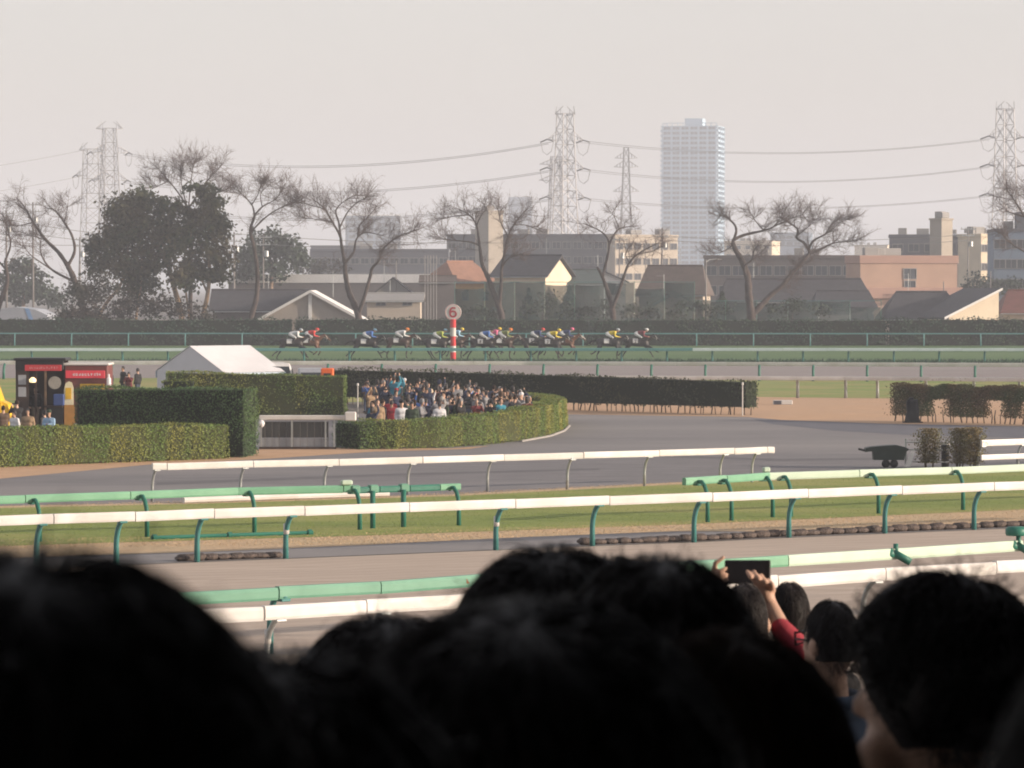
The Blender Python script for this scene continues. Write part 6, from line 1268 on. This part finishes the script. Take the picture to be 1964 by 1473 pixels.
mb = MB(); mb.tube([(.078, .0, 1.60), (.07, .085, 1.60)], .004, 5); mb.tube([(-.078, 0, 1.60), (-.07, .085, 1.60)], .004, 5); mb.tube([(-.07, .09, 1.62), (-.01, .108, 1.62), (-.01, .108, 1.585), (-.065, .092, 1.58), (-.07, .09, 1.62)], .004, 5); mb.tube([(.07, .09, 1.62), (.01, .108, 1.62), (.01, .108, 1.585), (.065, .092, 1.58), (.07, .09, 1.62)], .004, 5); mb.build('glasses', m_black, b6, True)
near_person('dark round head just right of the raised phone', 1514, 1112, 14.2, .155, R(4), bh, JMAT['black'], 'short', seed=9, n=1400, voxel=.016)
near_person('dark head cut by the lower right corner', 2330, 1050, 1.3, .170, R(-5), bh, JMAT['black'], 'short', seed=10, n=2600, flyaway=40)
# the person holding up the phone
Yp = 13.2; hp = P(1428, 1114, Yp); fz = floor_z(Yp); k = (hp.z - fz) / 1.735
def loc_of(px, py, dy):                                # picture point -> this person's own frame
    q = P(px, py, Yp + dy); return Vector(((q.x - hp.x) / k, dy / k, (q.z - fz) / k))
caps = [c for c in person_caps('down')]; caps = caps[:10] + [c for c in caps[10:] if not (c[-1] in (0, 1))]
wr, el = loc_of(1476, 1158, .10), loc_of(1497, 1204, .02); sh = Vector((.205, -.01, 1.335)); e2 = Vector((.205, -.02, loc_of(1510, 1252, 0).z))
caps += [(tuple(sh), .062, tuple(e2), .046, 1), (tuple(e2), .046, tuple(el), .036, 1), (tuple(el), .034, tuple(wr), .026, 0)]
kn = [loc_of(x, y, .10) for x, y in ((1452, 1118), (1463, 1122), (1473, 1127), (1482, 1133))]
pc = loc_of(1468, 1138, .10); caps += [(tuple(wr), .026, tuple(pc), .030, 0)] + [(tuple(pc), .024, tuple(q), .012, 0) for q in kn]
md_ = [loc_of(x, y, .055) for x, y in ((1440, 1107), (1455, 1110), (1468, 1116), (1481, 1121))]; tpz = [loc_of(x, y, .085) for x, y in ((1433, 1096), (1446, 1096), (1460, 1103), (1474, 1112))]
for a_, b_, t_ in zip(kn, md_, tpz): caps += [(tuple(a_), .0105, tuple(b_), .0095, 0), (tuple(b_), .0095, tuple(t_), .008, 0)]
th = [loc_of(x, y, d_) for x, y, d_ in ((1462, 1140, .12), (1452, 1128, .15), (1444, 1116, .165))]; caps += [(tuple(th[0]), .014, tuple(th[1]), .011, 0), (tuple(th[1]), .011, tuple(th[2]), .009, 0)]
# other hand: fingers arching over the far-left edge of the phone
lw, le = loc_of(1372, 1150, .12), loc_of(1352, 1200, .04); caps += [((-.205, -.01, 1.335), .062, (-.30, -.02, 1.28), .055, 1), ((-.30, -.02, 1.28), .055, tuple(le), .046, 1), (tuple(le), .034, tuple(lw), .026, 0)]
lp = loc_of(1374, 1122, .13); caps += [(tuple(lw), .026, tuple(lp), .028, 0)]
for q, (a_, b_, c_) in enumerate((((1368, 1100), (1372, 1080), (1388, 1069)), ((1372, 1106), (1380, 1096), (1392, 1090)), ((1374, 1112), (1382, 1106), (1394, 1102)), ((1376, 1118), (1384, 1114), (1394, 1112)))):
    A_, B_, C_ = loc_of(*a_, .12), loc_of(*b_, .08), loc_of(*c_, .085); caps += [(tuple(lp), .014, tuple(A_), .0105, 0), (tuple(A_), .0105, tuple(B_), .009, 0), (tuple(B_), .009, tuple(C_), .0075, 0)]
T0, T1 = loc_of(1380, 1128, .15), loc_of(1392, 1118, .165); caps += [(tuple(lp), .016, tuple(T0), .011, 0), (tuple(T0), .011, tuple(T1), .009, 0)]
near_person('person in a red sleeve holding a phone up with both hands', 1428, 1114, Yp, .160, 0, bh, M('jacket_muted_red', (.34, .045, .06), (.27, .035, .05), rough=.85), 'bob', caps=caps, seed=21, n=1500, voxel=.0055)
a_, b_ = P(1390, 1074, Yp + .13), P(1478, 1120, Yp + .13); cx_ = (a_ + b_) / 2
ph = thing('phone', 'dark phone held up sideways above the heads', 'phone', cx_); wd, hg = b_.x - a_.x, a_.z - b_.z
bx('case', (0, 0, 0), (wd, .012, hg), m_black, ph, .004); bx('screen', (-.004, -.0075, 0), (wd * .86, .001, hg * .86), M('dim_screen', (.03, .03, .035), rough=.15), ph)
